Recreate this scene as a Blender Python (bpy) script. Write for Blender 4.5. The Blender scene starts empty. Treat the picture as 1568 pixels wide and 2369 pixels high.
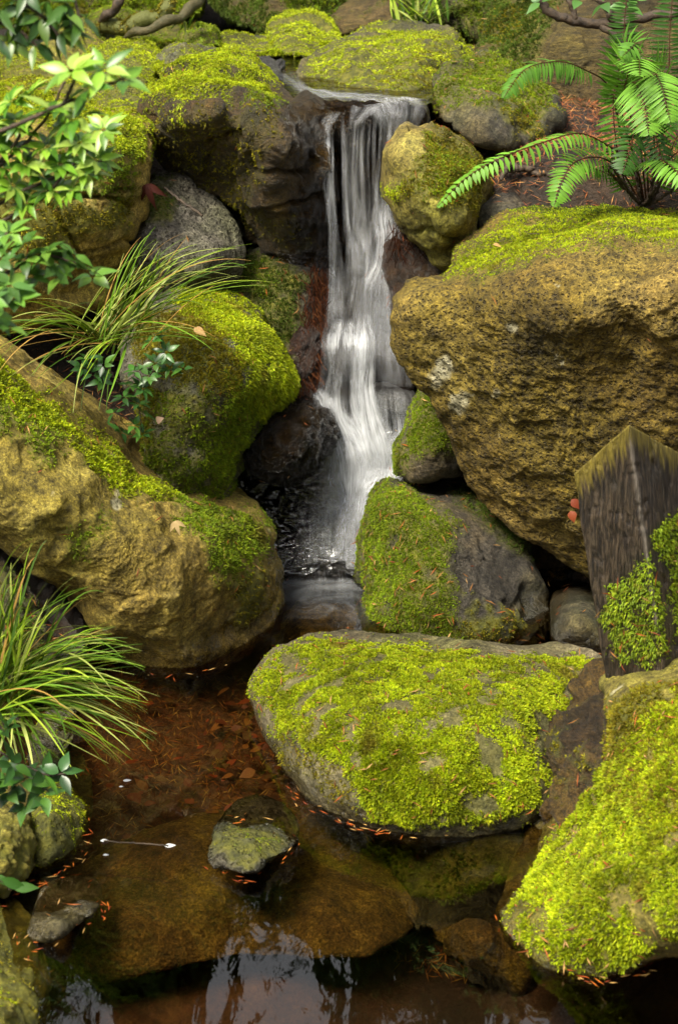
import bpy, math, random
import numpy as np
from mathutils import Vector, Matrix

C = bpy.context.scene.collection
R = math.radians
random.seed(7); rng = np.random.default_rng(7)

# ------------------------------------------------------------------ camera
CAM_Z, PITCH, VFOV = 1.9, 22.0, 34.0
W0, H0 = 1568.0, 2369.0                       # pixel grid the layout was measured on
TV = math.tan(R(VFOV/2)); TH = TV*677/1024
FWD = np.array((0, math.cos(R(PITCH)), -math.sin(R(PITCH))))
UPV = np.array((0, math.sin(R(PITCH)), math.cos(R(PITCH))))
cd = bpy.data.cameras.new('camera'); cam = bpy.data.objects.new('camera', cd); C.objects.link(cam)
cam.location = (0, 0, CAM_Z); cam.rotation_euler = (R(90-PITCH), 0, 0)
cd.sensor_fit = 'VERTICAL'; cd.angle = R(VFOV); cd.clip_end = 600; cd.clip_start = .02
cd.dof.use_dof = True; cd.dof.focus_distance = 4.15; cd.dof.aperture_fstop = 4.0
bpy.context.scene.camera = cam

# ------------------------------------------------------------------ light
SUN_EL, SUN_AZ = 54.0, -138.0                  # azimuth from +Y towards +X of where the sun stands
world = bpy.data.worlds.new('World'); bpy.context.scene.world = world; world.use_nodes = True
wn = world.node_tree; bg = wn.nodes['Background']
sky = wn.nodes.new('ShaderNodeTexSky'); sky.sky_type = 'NISHITA'; sky.sun_disc = False
sky.sun_elevation = R(SUN_EL); sky.sun_rotation = R(SUN_AZ); sky.dust_density = 3; sky.air_density = 1.2
hs = wn.nodes.new('ShaderNodeHueSaturation'); hs.inputs['Saturation'].default_value = .08
wn.links.new(sky.outputs[0], hs.inputs['Color']); wn.links.new(hs.outputs[0], bg.inputs['Color'])
bg.inputs['Strength'].default_value = 0.075
sl = bpy.data.lights.new('sun', 'SUN'); sl.energy = 1.5; sl.angle = R(22); sl.color = (1, .92, .74)
so = bpy.data.objects.new('sun', sl); C.objects.link(so)
sd_ = Vector((math.sin(R(SUN_AZ))*math.cos(R(SUN_EL)), math.cos(R(SUN_AZ))*math.cos(R(SUN_EL)), math.sin(R(SUN_EL))))
so.rotation_euler = sd_.to_track_quat('Z', 'Y').to_euler()
vs = bpy.context.scene.view_settings
vs.view_transform = 'Standard'; vs.look = 'None'; vs.gamma = 1; vs.use_curve_mapping = False; vs.exposure = 2.28
bpy.context.scene.cycles.transparent_max_bounces = 24
bpy.context.scene.cycles.max_bounces = 6
bpy.context.scene.cycles.caustics_reflective = False; bpy.context.scene.cycles.caustics_refractive = False

# ------------------------------------------------------------------ geometry helpers
def at(px, py, Y):
    """measured picture point + distance Y -> world point (arrays allowed)"""
    px = np.asarray(px, float); py = np.asarray(py, float); Y = np.asarray(Y, float)
    a = (px/W0-.5)*2*TH; b = (.5-py/H0)*2*TV
    dy = FWD[1]+b*UPV[1]; dz = FWD[2]+b*UPV[2]
    t = Y/dy
    return np.stack(np.broadcast_arrays(a*t, Y, CAM_Z+dz*t), -1)
def onz(px, py, z=0.0):
    b = (.5-np.asarray(py, float)/H0)*2*TV
    t = (z-CAM_Z)/(FWD[2]+b*UPV[2])
    return at(px, py, t*(FWD[1]+b*UPV[1]))
def pix(P):
    q = P-np.array((0, 0, CAM_Z)); f = np.maximum(q@FWD, .05)
    return np.stack(((q[:, 0]/f/(2*TH)+.5)*W0, (.5-(q@UPV)/f/(2*TV))*H0), -1)
V = lambda a: Vector((float(a[0]), float(a[1]), float(a[2])))

_perm = np.random.default_rng(3).permutation(256); _perm = np.concatenate([_perm]*3)
_g = np.random.default_rng(4).normal(size=(256, 3)); _g /= np.linalg.norm(_g, axis=1)[:, None]
def pn(P):
    I = np.floor(P).astype(int); F = P-I; I &= 255
    u = F*F*F*(F*(F*6-15)+10); out = 0
    for dx in (0, 1):
        wx = u[:, 0] if dx else 1-u[:, 0]
        for dy in (0, 1):
            wy = u[:, 1] if dy else 1-u[:, 1]
            for dz in (0, 1):
                wz = u[:, 2] if dz else 1-u[:, 2]
                h = _perm[_perm[_perm[(I[:, 0]+dx) & 255]+((I[:, 1]+dy) & 255)]+((I[:, 2]+dz) & 255)]
                out = out+wx*wy*wz*((F-np.array((dx, dy, dz)))*_g[h]).sum(1)
    return out
def fbm(P, s, o=4, ridged=False, seed=0.0):
    r, a, t = 0, 1, 0
    for k in range(o):
        n = pn(P*s*2**k+17.3*k+seed)
        if ridged: n = .5-2*np.abs(n)
        r = r+a*n; t += a; a *= .5
    return r/t*1.6
def facet(P, s, seed=0.0):
    """soft-cornered random planes: gives rock its broken faces"""
    Q = P*s+seed; I = np.floor(Q).astype(int); num = 0; den = 1e-9
    for dx in (-1, 0, 1):
        for dy in (-1, 0, 1):
            for dz in (-1, 0, 1):
                J = I+np.array((dx, dy, dz)); K = J & 255
                h = _perm[_perm[_perm[K[:, 0]]+K[:, 1]]+K[:, 2]]
                c = J+.5+.45*_g[(h+31) & 255]; d = Q-c; r2 = (d*d).sum(1)
                w = np.exp(-26*r2); num = num+w*((d*_g[h]).sum(1)*1.3+.35*_g[(h+77) & 255, 0]); den = den+w
    return num/den
def sdist(p, poly):
    """signed distance (inside > 0) to a closed polygon"""
    poly = np.asarray(poly, float); d = np.full(len(p), 1e9); ins = np.zeros(len(p), bool)
    for i in range(len(poly)):
        a, b = poly[i-1], poly[i]; e = b-a; w = p-a
        t = np.clip((w@e)/max(e@e, 1e-9), 0, 1); d = np.minimum(d, np.hypot(*(w-t[:, None]*e).T))
        c = ((a[1] > p[:, 1]) != (b[1] > p[:, 1]))
        ins ^= c & (p[:, 0] < (b[0]-a[0])*(p[:, 1]-a[1])/((b[1]-a[1]) if abs(b[1]-a[1]) > 1e-9 else 1e-9)+a[0])
    return np.where(ins, d, -d)
def rbf(X, v, lam=.02):
    X = np.asarray(X, float); v = np.asarray(v, float); n = len(X)
    K = np.sqrt(((X[:, None]-X[None])**2).sum(-1)+.004)-lam*np.eye(n)
    A = np.zeros((n+1, n+1)); A[:n, :n] = K; A[:n, n] = 1; A[n, :n] = 1
    w = np.linalg.solve(A, np.append(v, 0))
    def f(Q):
        out = np.empty(len(Q))
        for i in range(0, len(Q), 20000):
            q = Q[i:i+20000]
            out[i:i+20000] = np.sqrt(((q[:, None]-X[None])**2).sum(-1)+.004)@w[:n]+w[n]
        return out
    return f
def smooth(e0, e1, x):
    t = np.clip((x-e0)/(e1-e0), 0, 1); return t*t*(3-2*t)
def mesh(name, verts, faces, mat=None, smoothed=True):
    """faces: (n,k) index array or list of arrays of different k"""
    me = bpy.data.meshes.new(name); fl = faces if isinstance(faces, list) else [faces]
    fl = [np.asarray(f, dtype=np.int32) for f in fl if len(f)]
    me.vertices.add(len(verts)); me.vertices.foreach_set('co', np.asarray(verts, np.float32).ravel())
    loops = np.concatenate([f.ravel() for f in fl]); tot = np.concatenate([np.full(len(f), f.shape[1], np.int32) for f in fl])
    me.loops.add(len(loops)); me.loops.foreach_set('vertex_index', loops)
    me.polygons.add(len(tot)); st = np.concatenate(([0], np.cumsum(tot)[:-1])).astype(np.int32)
    me.polygons.foreach_set('loop_start', st); me.polygons.foreach_set('loop_total', tot)
    me.update(calc_edges=True); me.validate()
    me.polygons.foreach_set('use_smooth', np.full(len(me.polygons), smoothed)); me.update()
    if mat: me.materials.append(mat)
    return me
def fattr(me, name, v):
    a = me.attributes.new(name, 'FLOAT', 'POINT'); a.data.foreach_set('value', np.asarray(v, np.float32))
def cattr(me, rgb):
    a = me.attributes.new('col', 'FLOAT_COLOR', 'POINT'); c = np.ones((len(rgb), 4), np.float32); c[:, :3] = rgb
    a.data.foreach_set('color', c.ravel())
def uvset(me, uv):
    l = me.uv_layers.new(name='UVMap'); vi = np.empty(len(me.loops), np.int32); me.loops.foreach_get('vertex_index', vi)
    l.data.foreach_set('uv', np.asarray(uv, np.float32)[vi].ravel())
def obj(name, me, parent=None, origin=None):
    o = bpy.data.objects.new(name, me); C.objects.link(o)
    if parent is not None: o.parent = parent
    elif origin is not None:
        me.transform(Matrix.Translation(-V(origin))); o.location = V(origin)
    return o
def child(name, me, parent):
    """child whose vertices were given in world space"""
    me.transform(Matrix.Translation(-parent.location)); return obj(name, me, parent)
def tag(o, label, cat, group=None, kind=None):
    o['label'] = label; o['category'] = cat
    if group: o['group'] = group
    if kind: o['kind'] = kind
    return o
def empty(name, p):
    o = bpy.data.objects.new(name, None); C.objects.link(o); o.location = V(p); o.empty_display_size = .05; return o
def vnorm(me):
    n = np.empty(len(me.vertices)*3, np.float32); me.vertices.foreach_get('normal', n); return n.reshape(-1, 3)
def coords(me):
    n = np.empty(len(me.vertices)*3, np.float32); me.vertices.foreach_get('co', n); return n.reshape(-1, 3).astype(float)
def unit(a): return a/np.maximum(np.linalg.norm(a, axis=-1, keepdims=True), 1e-9)
def grid_faces(nu, nv, wrap=False):
    i = np.arange(nu if wrap else nu-1); j = np.arange(nv-1); I, J = np.meshgrid(i, j, indexing='ij'); I2 = (I+1) % nu
    return np.stack((I*nv+J, I2*nv+J, I2*nv+J+1, I*nv+J+1), -1).reshape(-1, 4)

# ------------------------------------------------------------------ materials
class N:
    def __init__(s, name):
        s.m = bpy.data.materials.new(name); s.m.use_nodes = True; s.t = s.m.node_tree; s.t.nodes.clear()
        s.out = s.t.nodes.new('ShaderNodeOutputMaterial')
    def n(s, kind, ins=None, **kw):
        nd = s.t.nodes.new('ShaderNode'+kind)
        for k, v in kw.items(): setattr(nd, k, v)
        for k, v in (ins or {}).items(): s.set(nd, k, v)
        return nd
    def set(s, nd, k, v):
        sock = nd.inputs[k]
        if isinstance(v, bpy.types.NodeSocket): s.t.links.new(v, sock)
        elif isinstance(v, bpy.types.Node): s.t.links.new(v.outputs[0], sock)
        else:
            if isinstance(v, tuple) and len(v) == 3 and sock.type == 'RGBA': v = v+(1,)
            sock.default_value = v
    def noise(s, vec, sc, det=6, ro=.6, dist=0):
        return s.n('TexNoise', {'Vector': vec, 'Scale': sc, 'Detail': det, 'Roughness': ro, 'Distortion': dist}).outputs['Fac']
    def ramp(s, fac, stops, interp='LINEAR'):
        r = s.n('ValToRGB', {'Fac': fac}); cr = r.color_ramp; cr.interpolation = interp
        while len(cr.elements) < len(stops): cr.elements.new(.5)
        for e, (p, c) in zip(cr.elements, stops):
            e.position = p; e.color = (c if isinstance(c, tuple) else (c, c, c))+(1,)
        return r.outputs[0]
    def mix(s, f, a, b, mode='MIX'):
        x = s.n('MixRGB', {'Fac': f, 'Color1': a, 'Color2': b}, blend_type=mode); return x.outputs[0]
    def math(s, op, a, b=0.0, c=0.0):
        return s.n('Math', {0: a, 1: b, 2: c}, operation=op).outputs[0]
    def attr(s, name, o='Fac'): return s.n('Attribute', attribute_name=name).outputs[o]
    def fin(s, sh): s.t.links.new(sh.outputs[0], s.out.inputs['Surface']); return s.m

def rock_mat(name, cols, sc=4, pits=0, pit_sc=55, wet=0.0, bump=.5, lichen=0, spec=.4, stretch=(1, 1, 1), rough=.8, alg=.55, bd=.042):
    m = N(name); pos = m.n('NewGeometry').outputs['Position']
    sv = m.n('VectorMath', {0: pos, 1: stretch}, operation='MULTIPLY').outputs[0]
    n1 = m.noise(pos, sc, 9, .65, .3); n2 = m.noise(sv, sc*7, 8, .7); n3 = m.noise(sv, sc*20, 6, .75); n4 = m.noise(sv, 190, 4, .8)
    k = len(cols); col = m.ramp(n1, [(.30+.40*i/(k-1), c) for i, c in enumerate(cols)])
    col = m.mix(1, col, m.ramp(n2, [(.33, .40), (.5, .95), (.68, 1.5)]), 'MULTIPLY')
    col = m.mix(.8, col, m.ramp(n3, [(.36, .38), (.5, 1.0), (.66, 1.7)]), 'MULTIPLY')
    col = m.mix(1, col, m.ramp(n4, [(.34, .42), (.5, 1.0), (.64, 1.65)]), 'MULTIPLY')
    col = m.mix(m.ramp(m.noise(pos, 2.3, 5, .6), [(.42, 0.0), (.62, alg)]), col, m.mix(1, col, (.75, 1.02, .30), 'MULTIPLY'))
    if lichen:
        lf = m.ramp(m.noise(pos, 11, 5, .55), [(.74-lichen*.1, 0.0), (.78-lichen*.1, 1.0)])
        col = m.mix(m.math('MULTIPLY', lf, .7), col, (.42, .38, .24))
    col = m.mix(m.math('MULTIPLY', m.attr('lich'), m.ramp(n3, [(.35, .25), (.55, .95)])), col, (.46, .42, .27))
    h = m.math('ADD', m.math('MULTIPLY', n2, .55), m.math('ADD', m.math('MULTIPLY', n3, .38), m.math('MULTIPLY', n4, .12)))
    if pits:
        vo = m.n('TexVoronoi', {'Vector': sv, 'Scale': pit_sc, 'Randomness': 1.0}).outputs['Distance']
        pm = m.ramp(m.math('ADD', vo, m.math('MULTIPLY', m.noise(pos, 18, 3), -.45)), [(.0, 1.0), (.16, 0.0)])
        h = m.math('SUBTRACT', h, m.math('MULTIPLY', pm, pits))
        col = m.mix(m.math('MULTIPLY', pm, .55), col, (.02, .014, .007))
    moss = m.attr('moss'); mn = m.noise(pos, 40, 5, .7)
    mcol = m.ramp(mn, [(.3, (.03, .032, .005)), (.5, (.10, .10, .010)), (.7, (.20, .18, .016))])
    mf = m.math('MULTIPLY', moss, .9); col = m.mix(mf, col, mcol)
    wa = m.math('MINIMUM', m.math('ADD', m.attr('wet'), wet), 1.0)
    wa = m.math('MULTIPLY', wa, m.math('SUBTRACT', 1.0, m.math('MULTIPLY', moss, .8)))
    col = m.mix(m.math('MULTIPLY', wa, .72), col, m.mix(1, col, (.26, .22, .18), 'MULTIPLY'))
    ro = m.ramp(wa, [(0, rough), (1, .10)])
    ro = m.math('ADD', ro, m.math('MULTIPLY', m.math('SUBTRACT', n3, .5), .2))
    bp = m.n('Bump', {'Strength': bump, 'Distance': bd, 'Height': h})
    p = m.n('BsdfPrincipled', {'Base Color': col, 'Roughness': ro, 'Normal': bp, 'Specular IOR Level': spec})
    return m.fin(p)

M = {}
M['tan'] = rock_mat('tan_stone', [(.11, .072, .012), (.26, .18, .034), (.38, .29, .085)], 3.2, bump=.65, lichen=.5, alg=.35)
M['pumice'] = rock_mat('pitted_stone', [(.055, .037, .006), (.17, .108, .015), (.28, .19, .045)], 2.6, pits=1.0, pit_sc=85, bump=.8, lichen=.35, stretch=(1, 1, 1.15), alg=.3)
M['olive'] = rock_mat('olive_stone', [(.075, .058, .014), (.18, .135, .028), (.27, .215, .06)], 4, bump=.6, lichen=.2)
M['mossrock'] = rock_mat('brown_grey_stone', [(.06, .048, .025), (.13, .105, .055), (.19, .16, .10)], 4, bump=.6, lichen=.2, alg=.5)
M['grey'] = rock_mat('grey_stone', [(.04, .035, .027), (.10, .088, .070), (.18, .158, .12)], 4, pits=.8, pit_sc=75, bump=.7, lichen=.2)
M['darkgrey'] = rock_mat('dark_grey_stone', [(.020, .017, .013), (.055, .046, .034), (.13, .095, .045)], 4, bump=.7)
M['dark'] = rock_mat('dark_brown_stone', [(.022, .012, .005), (.085, .044, .012), (.26, .145, .022)], 5, bump=1.0, wet=.32, spec=.6, stretch=(1, 1, 1.3), bd=.06)
M['wet'] = rock_mat('wet_black_stone', [(.014, .008, .005), (.04, .021, .010), (.10, .052, .02)], 6, bump=1.0, wet=.95, spec=.6, bd=.09)
M['wetgrey'] = rock_mat('wet_grey_stone', [(.025, .022, .02), (.06, .055, .055), (.12, .11, .11)], 7, bump=.9, wet=.6, spec=.8)
M['cliff'] = rock_mat('brown_cliff_stone', [(.03, .02, .008), (.085, .055, .016), (.15, .10, .03)], 3, bump=1.0, stretch=(.35, 1, 2.2))
M['sunk'] = rock_mat('silted_stone', [(.05, .03, .009), (.19, .11, .022), (.40, .26, .05)], 9, bump=.9, stretch=(1, 1, 1))
M['sunkgreen'] = rock_mat('silted_mossy_stone', [(.03, .04, .008), (.10, .10, .02), (.17, .13, .03)], 12, bump=.7)
M['red'] = rock_mat('red_brown_stone', [(.02, .01, .006), (.06, .026, .015), (.11, .055, .028)], 9, bump=.9, wet=.6, spec=.8, stretch=(1.6, 1, .5))

def leafy(name, rough=.45, trans=.3, spec=.5, jit=.0):
    m = N(name); c = m.attr('col', 'Color')
    p = m.n('BsdfPrincipled', {'Base Color': c, 'Roughness': rough, 'Specular IOR Level': spec})
    t = m.n('BsdfTranslucent', {'Color': c}); x = m.n('MixShader', {'Fac': trans, 1: p.outputs[0], 2: t.outputs[0]})
    return m.fin(x)
M['moss'] = leafy('moss_fronds', .6, .30, .25)
M['leaf'] = leafy('glossy_leaf', .33, .25, .5)
M['blade'] = leafy('grass_blade', .5, .25, .28)
M['needle'] = leafy('dry_needle', .6, .1, .12)
M['litter'] = leafy('dead_leaf', .55, .1, .3)

def soil_mat():
    m = N('forest_soil'); pos = m.n('NewGeometry').outputs['Position']
    n1 = m.noise(pos, 5, 6); n2 = m.noise(pos, 60, 6, .75)
    col = m.ramp(n1, [(.3, (.012, .008, .005)), (.5, (.03, .018, .010)), (.7, (.055, .03, .014))])
    col = m.mix(1, col, m.ramp(n2, [(.3, .4), (.7, 1.6)]), 'MULTIPLY')
    bed = m.mix(1, m.ramp(m.noise(pos, 7, 8, .7), [(.3, (.04, .017, .007)), (.5, (.12, .048, .016)), (.72, (.22, .11, .03))]),
                m.ramp(n2, [(.3, .5), (.7, 1.5)]), 'MULTIPLY')
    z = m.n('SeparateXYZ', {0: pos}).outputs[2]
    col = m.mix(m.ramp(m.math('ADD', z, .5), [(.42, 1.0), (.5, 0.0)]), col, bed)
    col = m.mix(m.ramp(m.math('ADD', m.math('MULTIPLY', z, 2.0), 1.0), [(.26, .95), (.46, 0.0)]), col, m.mix(1, (.022, .014, .008), m.ramp(n2, [(.3, .5), (.7, 1.6)]), 'MULTIPLY'))  # deep bed painted darker with depth, standing in for light lost in the water
    bp = m.n('Bump', {'Strength': .8, 'Distance': .03, 'Height': n2})
    return m.fin(m.n('BsdfPrincipled', {'Base Color': col, 'Roughness': .85, 'Normal': bp}))
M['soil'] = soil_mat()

def wood_mat():
    m = N('weathered_timber'); tc = m.n('TexCoord').outputs['Object']
    sv = m.n('VectorMath', {0: tc, 1: (1, 1, .06)}, operation='MULTIPLY').outputs[0]
    n = m.noise(sv, 170, 6, .7, .3); n2 = m.noise(tc, 7, 6)
    col = m.ramp(n, [(.40, (.012, .008, .006)), (.5, (.055, .038, .024)), (.60, (.15, .11, .07))])
    col = m.mix(m.ramp(n2, [(.45, 0.0), (.6, .75)]), col, m.mix(1, col, (.45, .5, .5), 'MULTIPLY'))
    col = m.mix(1, col, (.62, .60, .58), 'MULTIPLY'); col = m.mix(m.attr('worn'), col, m.ramp(n, [(.4, (.07, .058, .045)), (.6, (.22, .185, .15))]))
    al = m.attr('moss'); col = m.mix(al, col, m.mix(m.ramp(n, [(.4, 0.0), (.6, 1.0)]), (.10, .075, .01), (.26, .20, .03)))
    bp = m.n('Bump', {'Strength': .9, 'Distance': .012, 'Height': n})
    return m.fin(m.n('BsdfPrincipled', {'Base Color': col, 'Roughness': .48, 'Normal': bp, 'Specular IOR Level': .5}))
M['wood'] = wood_mat()

def bark_mat():
    m = N('bark'); pos = m.n('NewGeometry').outputs['Position']; n = m.noise(pos, 45, 6, .7)
    col = m.ramp(n, [(.35, (.018, .012, .008)), (.6, (.07, .045, .025)), (.75, (.13, .085, .045))])
    mo = m.attr('moss'); col = m.mix(mo, col, (.09, .10, .012))
    return m.fin(m.n('BsdfPrincipled', {'Base Color': col, 'Roughness': .7, 'Normal': m.n('Bump', {'Strength': .7, 'Distance': .01, 'Height': n})}))
M['bark'] = bark_mat()

def water_mat(name, tint, b1=(3, .35), b2=(14, .2), ior=1.34, rough=.03, foam=None, stretch=(1, 1, 1), bdist=.012):
    """clear water: transparent body stained by tannin + mirror surface by Fresnel"""
    m = N(name); pos = m.n('NewGeometry').outputs['Position']
    sv = m.n('VectorMath', {0: pos, 1: stretch}, operation='MULTIPLY').outputs[0]
    h = m.math('ADD', m.math('MULTIPLY', m.noise(sv, b1[0], 2, .5, .8), b1[1]), m.math('MULTIPLY', m.noise(sv, b2[0], 3, .5, .5), b2[1]))
    bp = m.n('Bump', {'Strength': 1.0, 'Distance': bdist, 'Height': h})
    fr = m.n('Fresnel', {'IOR': ior, 'Normal': bp}).outputs[0]
    sh = m.n('MixShader', {'Fac': fr, 1: m.n('BsdfTransparent', {'Color': tint}).outputs[0],
                           2: m.n('BsdfGlossy', {'Roughness': rough, 'Normal': bp}).outputs[0]})
    if foam:
        f = foam(m, pos); d = m.n('BsdfDiffuse', {'Color': (.75, .77, .8)})
        sh = m.n('MixShader', {'Fac': f, 1: sh.outputs[0], 2: d.outputs[0]})
    return m.fin(sh)
FOOT = onz(800, 1312)
def pool_foam(m, pos):
    v = m.n('VectorMath', {0: pos, 1: tuple(FOOT)}, operation='SUBTRACT').outputs[0]
    v2 = m.n('VectorMath', {0: v, 1: (1.5, 2.1, 1)}, operation='MULTIPLY').outputs[0]
    d = m.n('VectorMath', {0: v2}, operation='LENGTH').outputs['Value']
    near = m.ramp(d, [(.0, .85), (.10, .36), (.40, .12), (.85, 0.0)], 'EASE')
    # slow swirl: noise looked up along rings round the eddy
    e = m.n('VectorMath', {0: pos, 1: tuple(onz(730, 1400))}, operation='SUBTRACT').outputs[0]
    s = m.n('SeparateXYZ', {0: e}); x, y = s.outputs[0], m.math('MULTIPLY', s.outputs[1], 1.3)
    rad = m.math('SQRT', m.math('ADD', m.math('MULTIPLY', x, x), m.math('MULTIPLY', y, y)))
    ang = m.math('ARCTAN2', y, x)
    w = m.n('CombineXYZ', {0: m.math('ADD', m.math('ADD', m.math('MULTIPLY', rad, 17), m.math('MULTIPLY', ang, .9)), m.math('MULTIPLY', m.noise(pos, 9, 4), 2.6)), 1: m.math('MULTIPLY', ang, .35), 2: 0.0})
    sw = m.ramp(m.noise(w.outputs[0], 1.0, 5, .6), [(.44, 0.0), (.75, 1.0)])
    return m.math('MULTIPLY', near, m.math('ADD', m.math('MULTIPLY', sw, .85), .15))
M['pool'] = water_mat('pool_water', (.87, .75, .55), (2.5, .5), (11, .12), ior=1.72, rough=.03, foam=pool_foam, stretch=(1.6, .6, 1), bdist=.010)
M['stream'] = water_mat('stream_water', (.75, .66, .5), (8, .6), (30, .3), ior=1.45, rough=.06, stretch=(1, 1, 1))
M['chute'] = water_mat('chute_water', (.6, .56, .52), (15, 1.2), (40, .4), ior=2.4, rough=.17, bdist=.04, stretch=(.6, 1.3, 1.5))

def veil_mat():
    """blurred falling water: white streaks over see-through gaps, laid along the fall (UV)"""
    m = N('falling_water'); uv = m.n('UVMap').outputs[0]
    s = m.n('SeparateXYZ', {0: uv}); u, v = s.outputs[0], s.outputs[1]
    edge = m.math('SUBTRACT', 1.0, m.math('POWER', m.math('ABSOLUTE', m.math('SUBTRACT', m.math('MULTIPLY', m.attr('ue'), 2.0), 1.0)), 2.5))
    def str_(fu, fv, lo, hi, off):
        w = m.n('CombineXYZ', {0: m.math('MULTIPLY', u, fu), 1: m.math('MULTIPLY', v, fv), 2: off}).outputs[0]
        return m.ramp(m.noise(w, 1.0, 5, .62, .35), [(lo, 0.0), (hi, 1.0)])
    a = m.math('ADD', m.math('MULTIPLY', str_(90, 3, .30, .78, 0.0), .60), m.math('MULTIPLY', str_(300, 10, .32, .74, 4.0), .40))
    b = str_(30, 5, .34, .66, 9.0)
    f = m.math('MULTIPLY', m.math('MULTIPLY', a, m.math('ADD', m.math('MULTIPLY', b, .9), .16)), edge)
    f = m.math('MINIMUM', m.math('MULTIPLY', f, m.attr('dens')), .96)
    h = m.math('ADD', a, b)
    bp = m.n('Bump', {'Strength': .5, 'Distance': .01, 'Height': h})
    d = m.n('BsdfDiffuse', {'Color': (.82, .84, .88), 'Normal': bp}); t = m.n('BsdfTranslucent', {'Color': (.82, .84, .88)})
    g = m.n('BsdfGlossy', {'Roughness': .25, 'Normal': bp})
    w = m.n('MixShader', {'Fac': .35, 1: d.outputs[0], 2: t.outputs[0]}); w = m.n('MixShader', {'Fac': .15, 1: w.outputs[0], 2: g.outputs[0]})
    return m.fin(m.n('MixShader', {'Fac': f, 1: m.n('BsdfTransparent').outputs[0], 2: w.outputs[0]}))
M['veil'] = veil_mat()

# ------------------------------------------------------------------ moss + needles
PAL = {
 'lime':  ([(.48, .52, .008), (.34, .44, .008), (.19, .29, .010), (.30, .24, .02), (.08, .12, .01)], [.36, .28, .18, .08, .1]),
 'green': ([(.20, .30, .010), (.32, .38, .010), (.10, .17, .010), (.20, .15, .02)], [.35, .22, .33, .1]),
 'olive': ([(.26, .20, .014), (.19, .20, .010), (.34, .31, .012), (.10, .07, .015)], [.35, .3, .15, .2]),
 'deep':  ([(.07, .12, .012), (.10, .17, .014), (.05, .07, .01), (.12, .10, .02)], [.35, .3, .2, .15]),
}
ND_V, ND_C = [], []          # all the dry needles of the scene are gathered here
def needles(P, Nn, ln=.028, wd=.0016, cols=((.28, .08, .02), (.25, .11, .03), (.17, .05, .02), (.38, .22, .08)), lift=.006):
    n = len(P)
    if not n: return
    t = rng.normal(size=(n, 3)); t -= (t*Nn).sum(1)[:, None]*Nn*.85; t = unit(t); s = unit(np.cross(t, Nn+.2*rng.normal(size=(n, 3))))
    L = ln*rng.uniform(.5, 1.3, n)[:, None]; c = P+Nn*lift*rng.uniform(.3, 1.6, n)[:, None]
    bend = Nn*L*.08*rng.uniform(-1, 1, (n, 1)); w = s*wd
    q = np.stack((c-t*L/2, c-w+bend, c+t*L/2, c+w+bend), 1)
    ND_V.append(q.reshape(-1, 3)); k = np.asarray(cols)[rng.integers(0, len(cols), n)]*rng.uniform(.6, 1.3, (n, 1))
    ND_C.append(np.repeat(k, 4, 0))
def tri_sample(me, weight, n, co=None, no=None):
    """random points on a quad/tri mesh, chance = face area x mean vertex weight"""
    me.calc_loop_triangles(); T = np.empty(len(me.loop_triangles)*3, np.int32); me.loop_triangles.foreach_get('vertices', T); T = T.reshape(-1, 3)
    co = coords(me) if co is None else co; no = vnorm(me) if no is None else no
    a, b, c = co[T[:, 0]], co[T[:, 1]], co[T[:, 2]]
    ar = .5*np.linalg.norm(np.cross(b-a, c-a), axis=1)*weight[T].mean(1); tot = ar.sum()
    if tot <= 0: return None
    k = rng.choice(len(T), n(tot) if callable(n) else n, p=ar/tot)
    r1 = np.sqrt(rng.random(len(k)))[:, None]; r2 = rng.random(len(k))[:, None]
    f = lambda q: q[T[k, 0]]*(1-r1)+q[T[k, 1]]*r1*(1-r2)+q[T[k, 2]]*r1*r2
    return f(co), unit(f(no)), f(weight[:, None])[:, 0]
def tufts(P, Nn, ln, pal, blades=6, droop=.0, up=.25, wr=.2, seed=0.0, size=None):
    n = len(P); size = np.ones(n) if size is None else .55+.45*np.clip(size, 0, 1); cols, wts = PAL[pal]; cols = np.asarray(cols)
    big = fbm(P, 9, 3, seed=seed); ch = rng.choice(len(cols), n, p=wts)
    big = big+.7*fbm(P, 34, 2, seed=seed+5)
    base = (.5*cols[ch]+.5*(cols*np.asarray(wts)[:, None]).sum(0))*(1+.75*np.clip(big, -.85, .85))[:, None]*rng.uniform(.85, 1.15, (n, 1))
    dead = smooth(.25, .6, fbm(P, 6.5, 4, seed=seed+21))[:, None]*.75
    base = base*(1-dead)+dead*np.array((.17, .105, .022))*rng.uniform(.6, 1.3, (n, 1))
    Pn = np.repeat(P, blades, 0); Nb = np.repeat(Nn, blades, 0); m = len(Pn)
    d = unit(Nb*.75+rng.normal(size=(m, 3))*.62+np.array((0, 0, up)))
    L = np.repeat(ln*size*rng.uniform(.6, 1.35, n), blades)[:, None]*rng.uniform(.6, 1.2, (m, 1))
    s = unit(np.cross(d, rng.normal(size=(m, 3)))); tip = Pn+d*L+np.array((0, 0, -1))*L*droop*rng.uniform(.5, 1.2, (m, 1))
    mid = Pn+d*L*.55; w = s*L*wr
    bot = Pn-Nb*L*.15
    q = np.stack((bot, mid-w, tip, mid+w), 1).reshape(-1, 3)
    c = np.repeat(np.repeat(base, blades, 0)*rng.uniform(.85, 1.15, (m, 1)), 4, 0)
    return q, c
def moss_child(parent, parts):
    q = np.concatenate([p[0] for p in parts]); c = np.concatenate([p[1] for p in parts])
    me = mesh('moss', q, np.arange(len(q)).reshape(-1, 4), M['moss'], False); cattr(me, c)
    return child('moss', me, parent)

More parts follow.
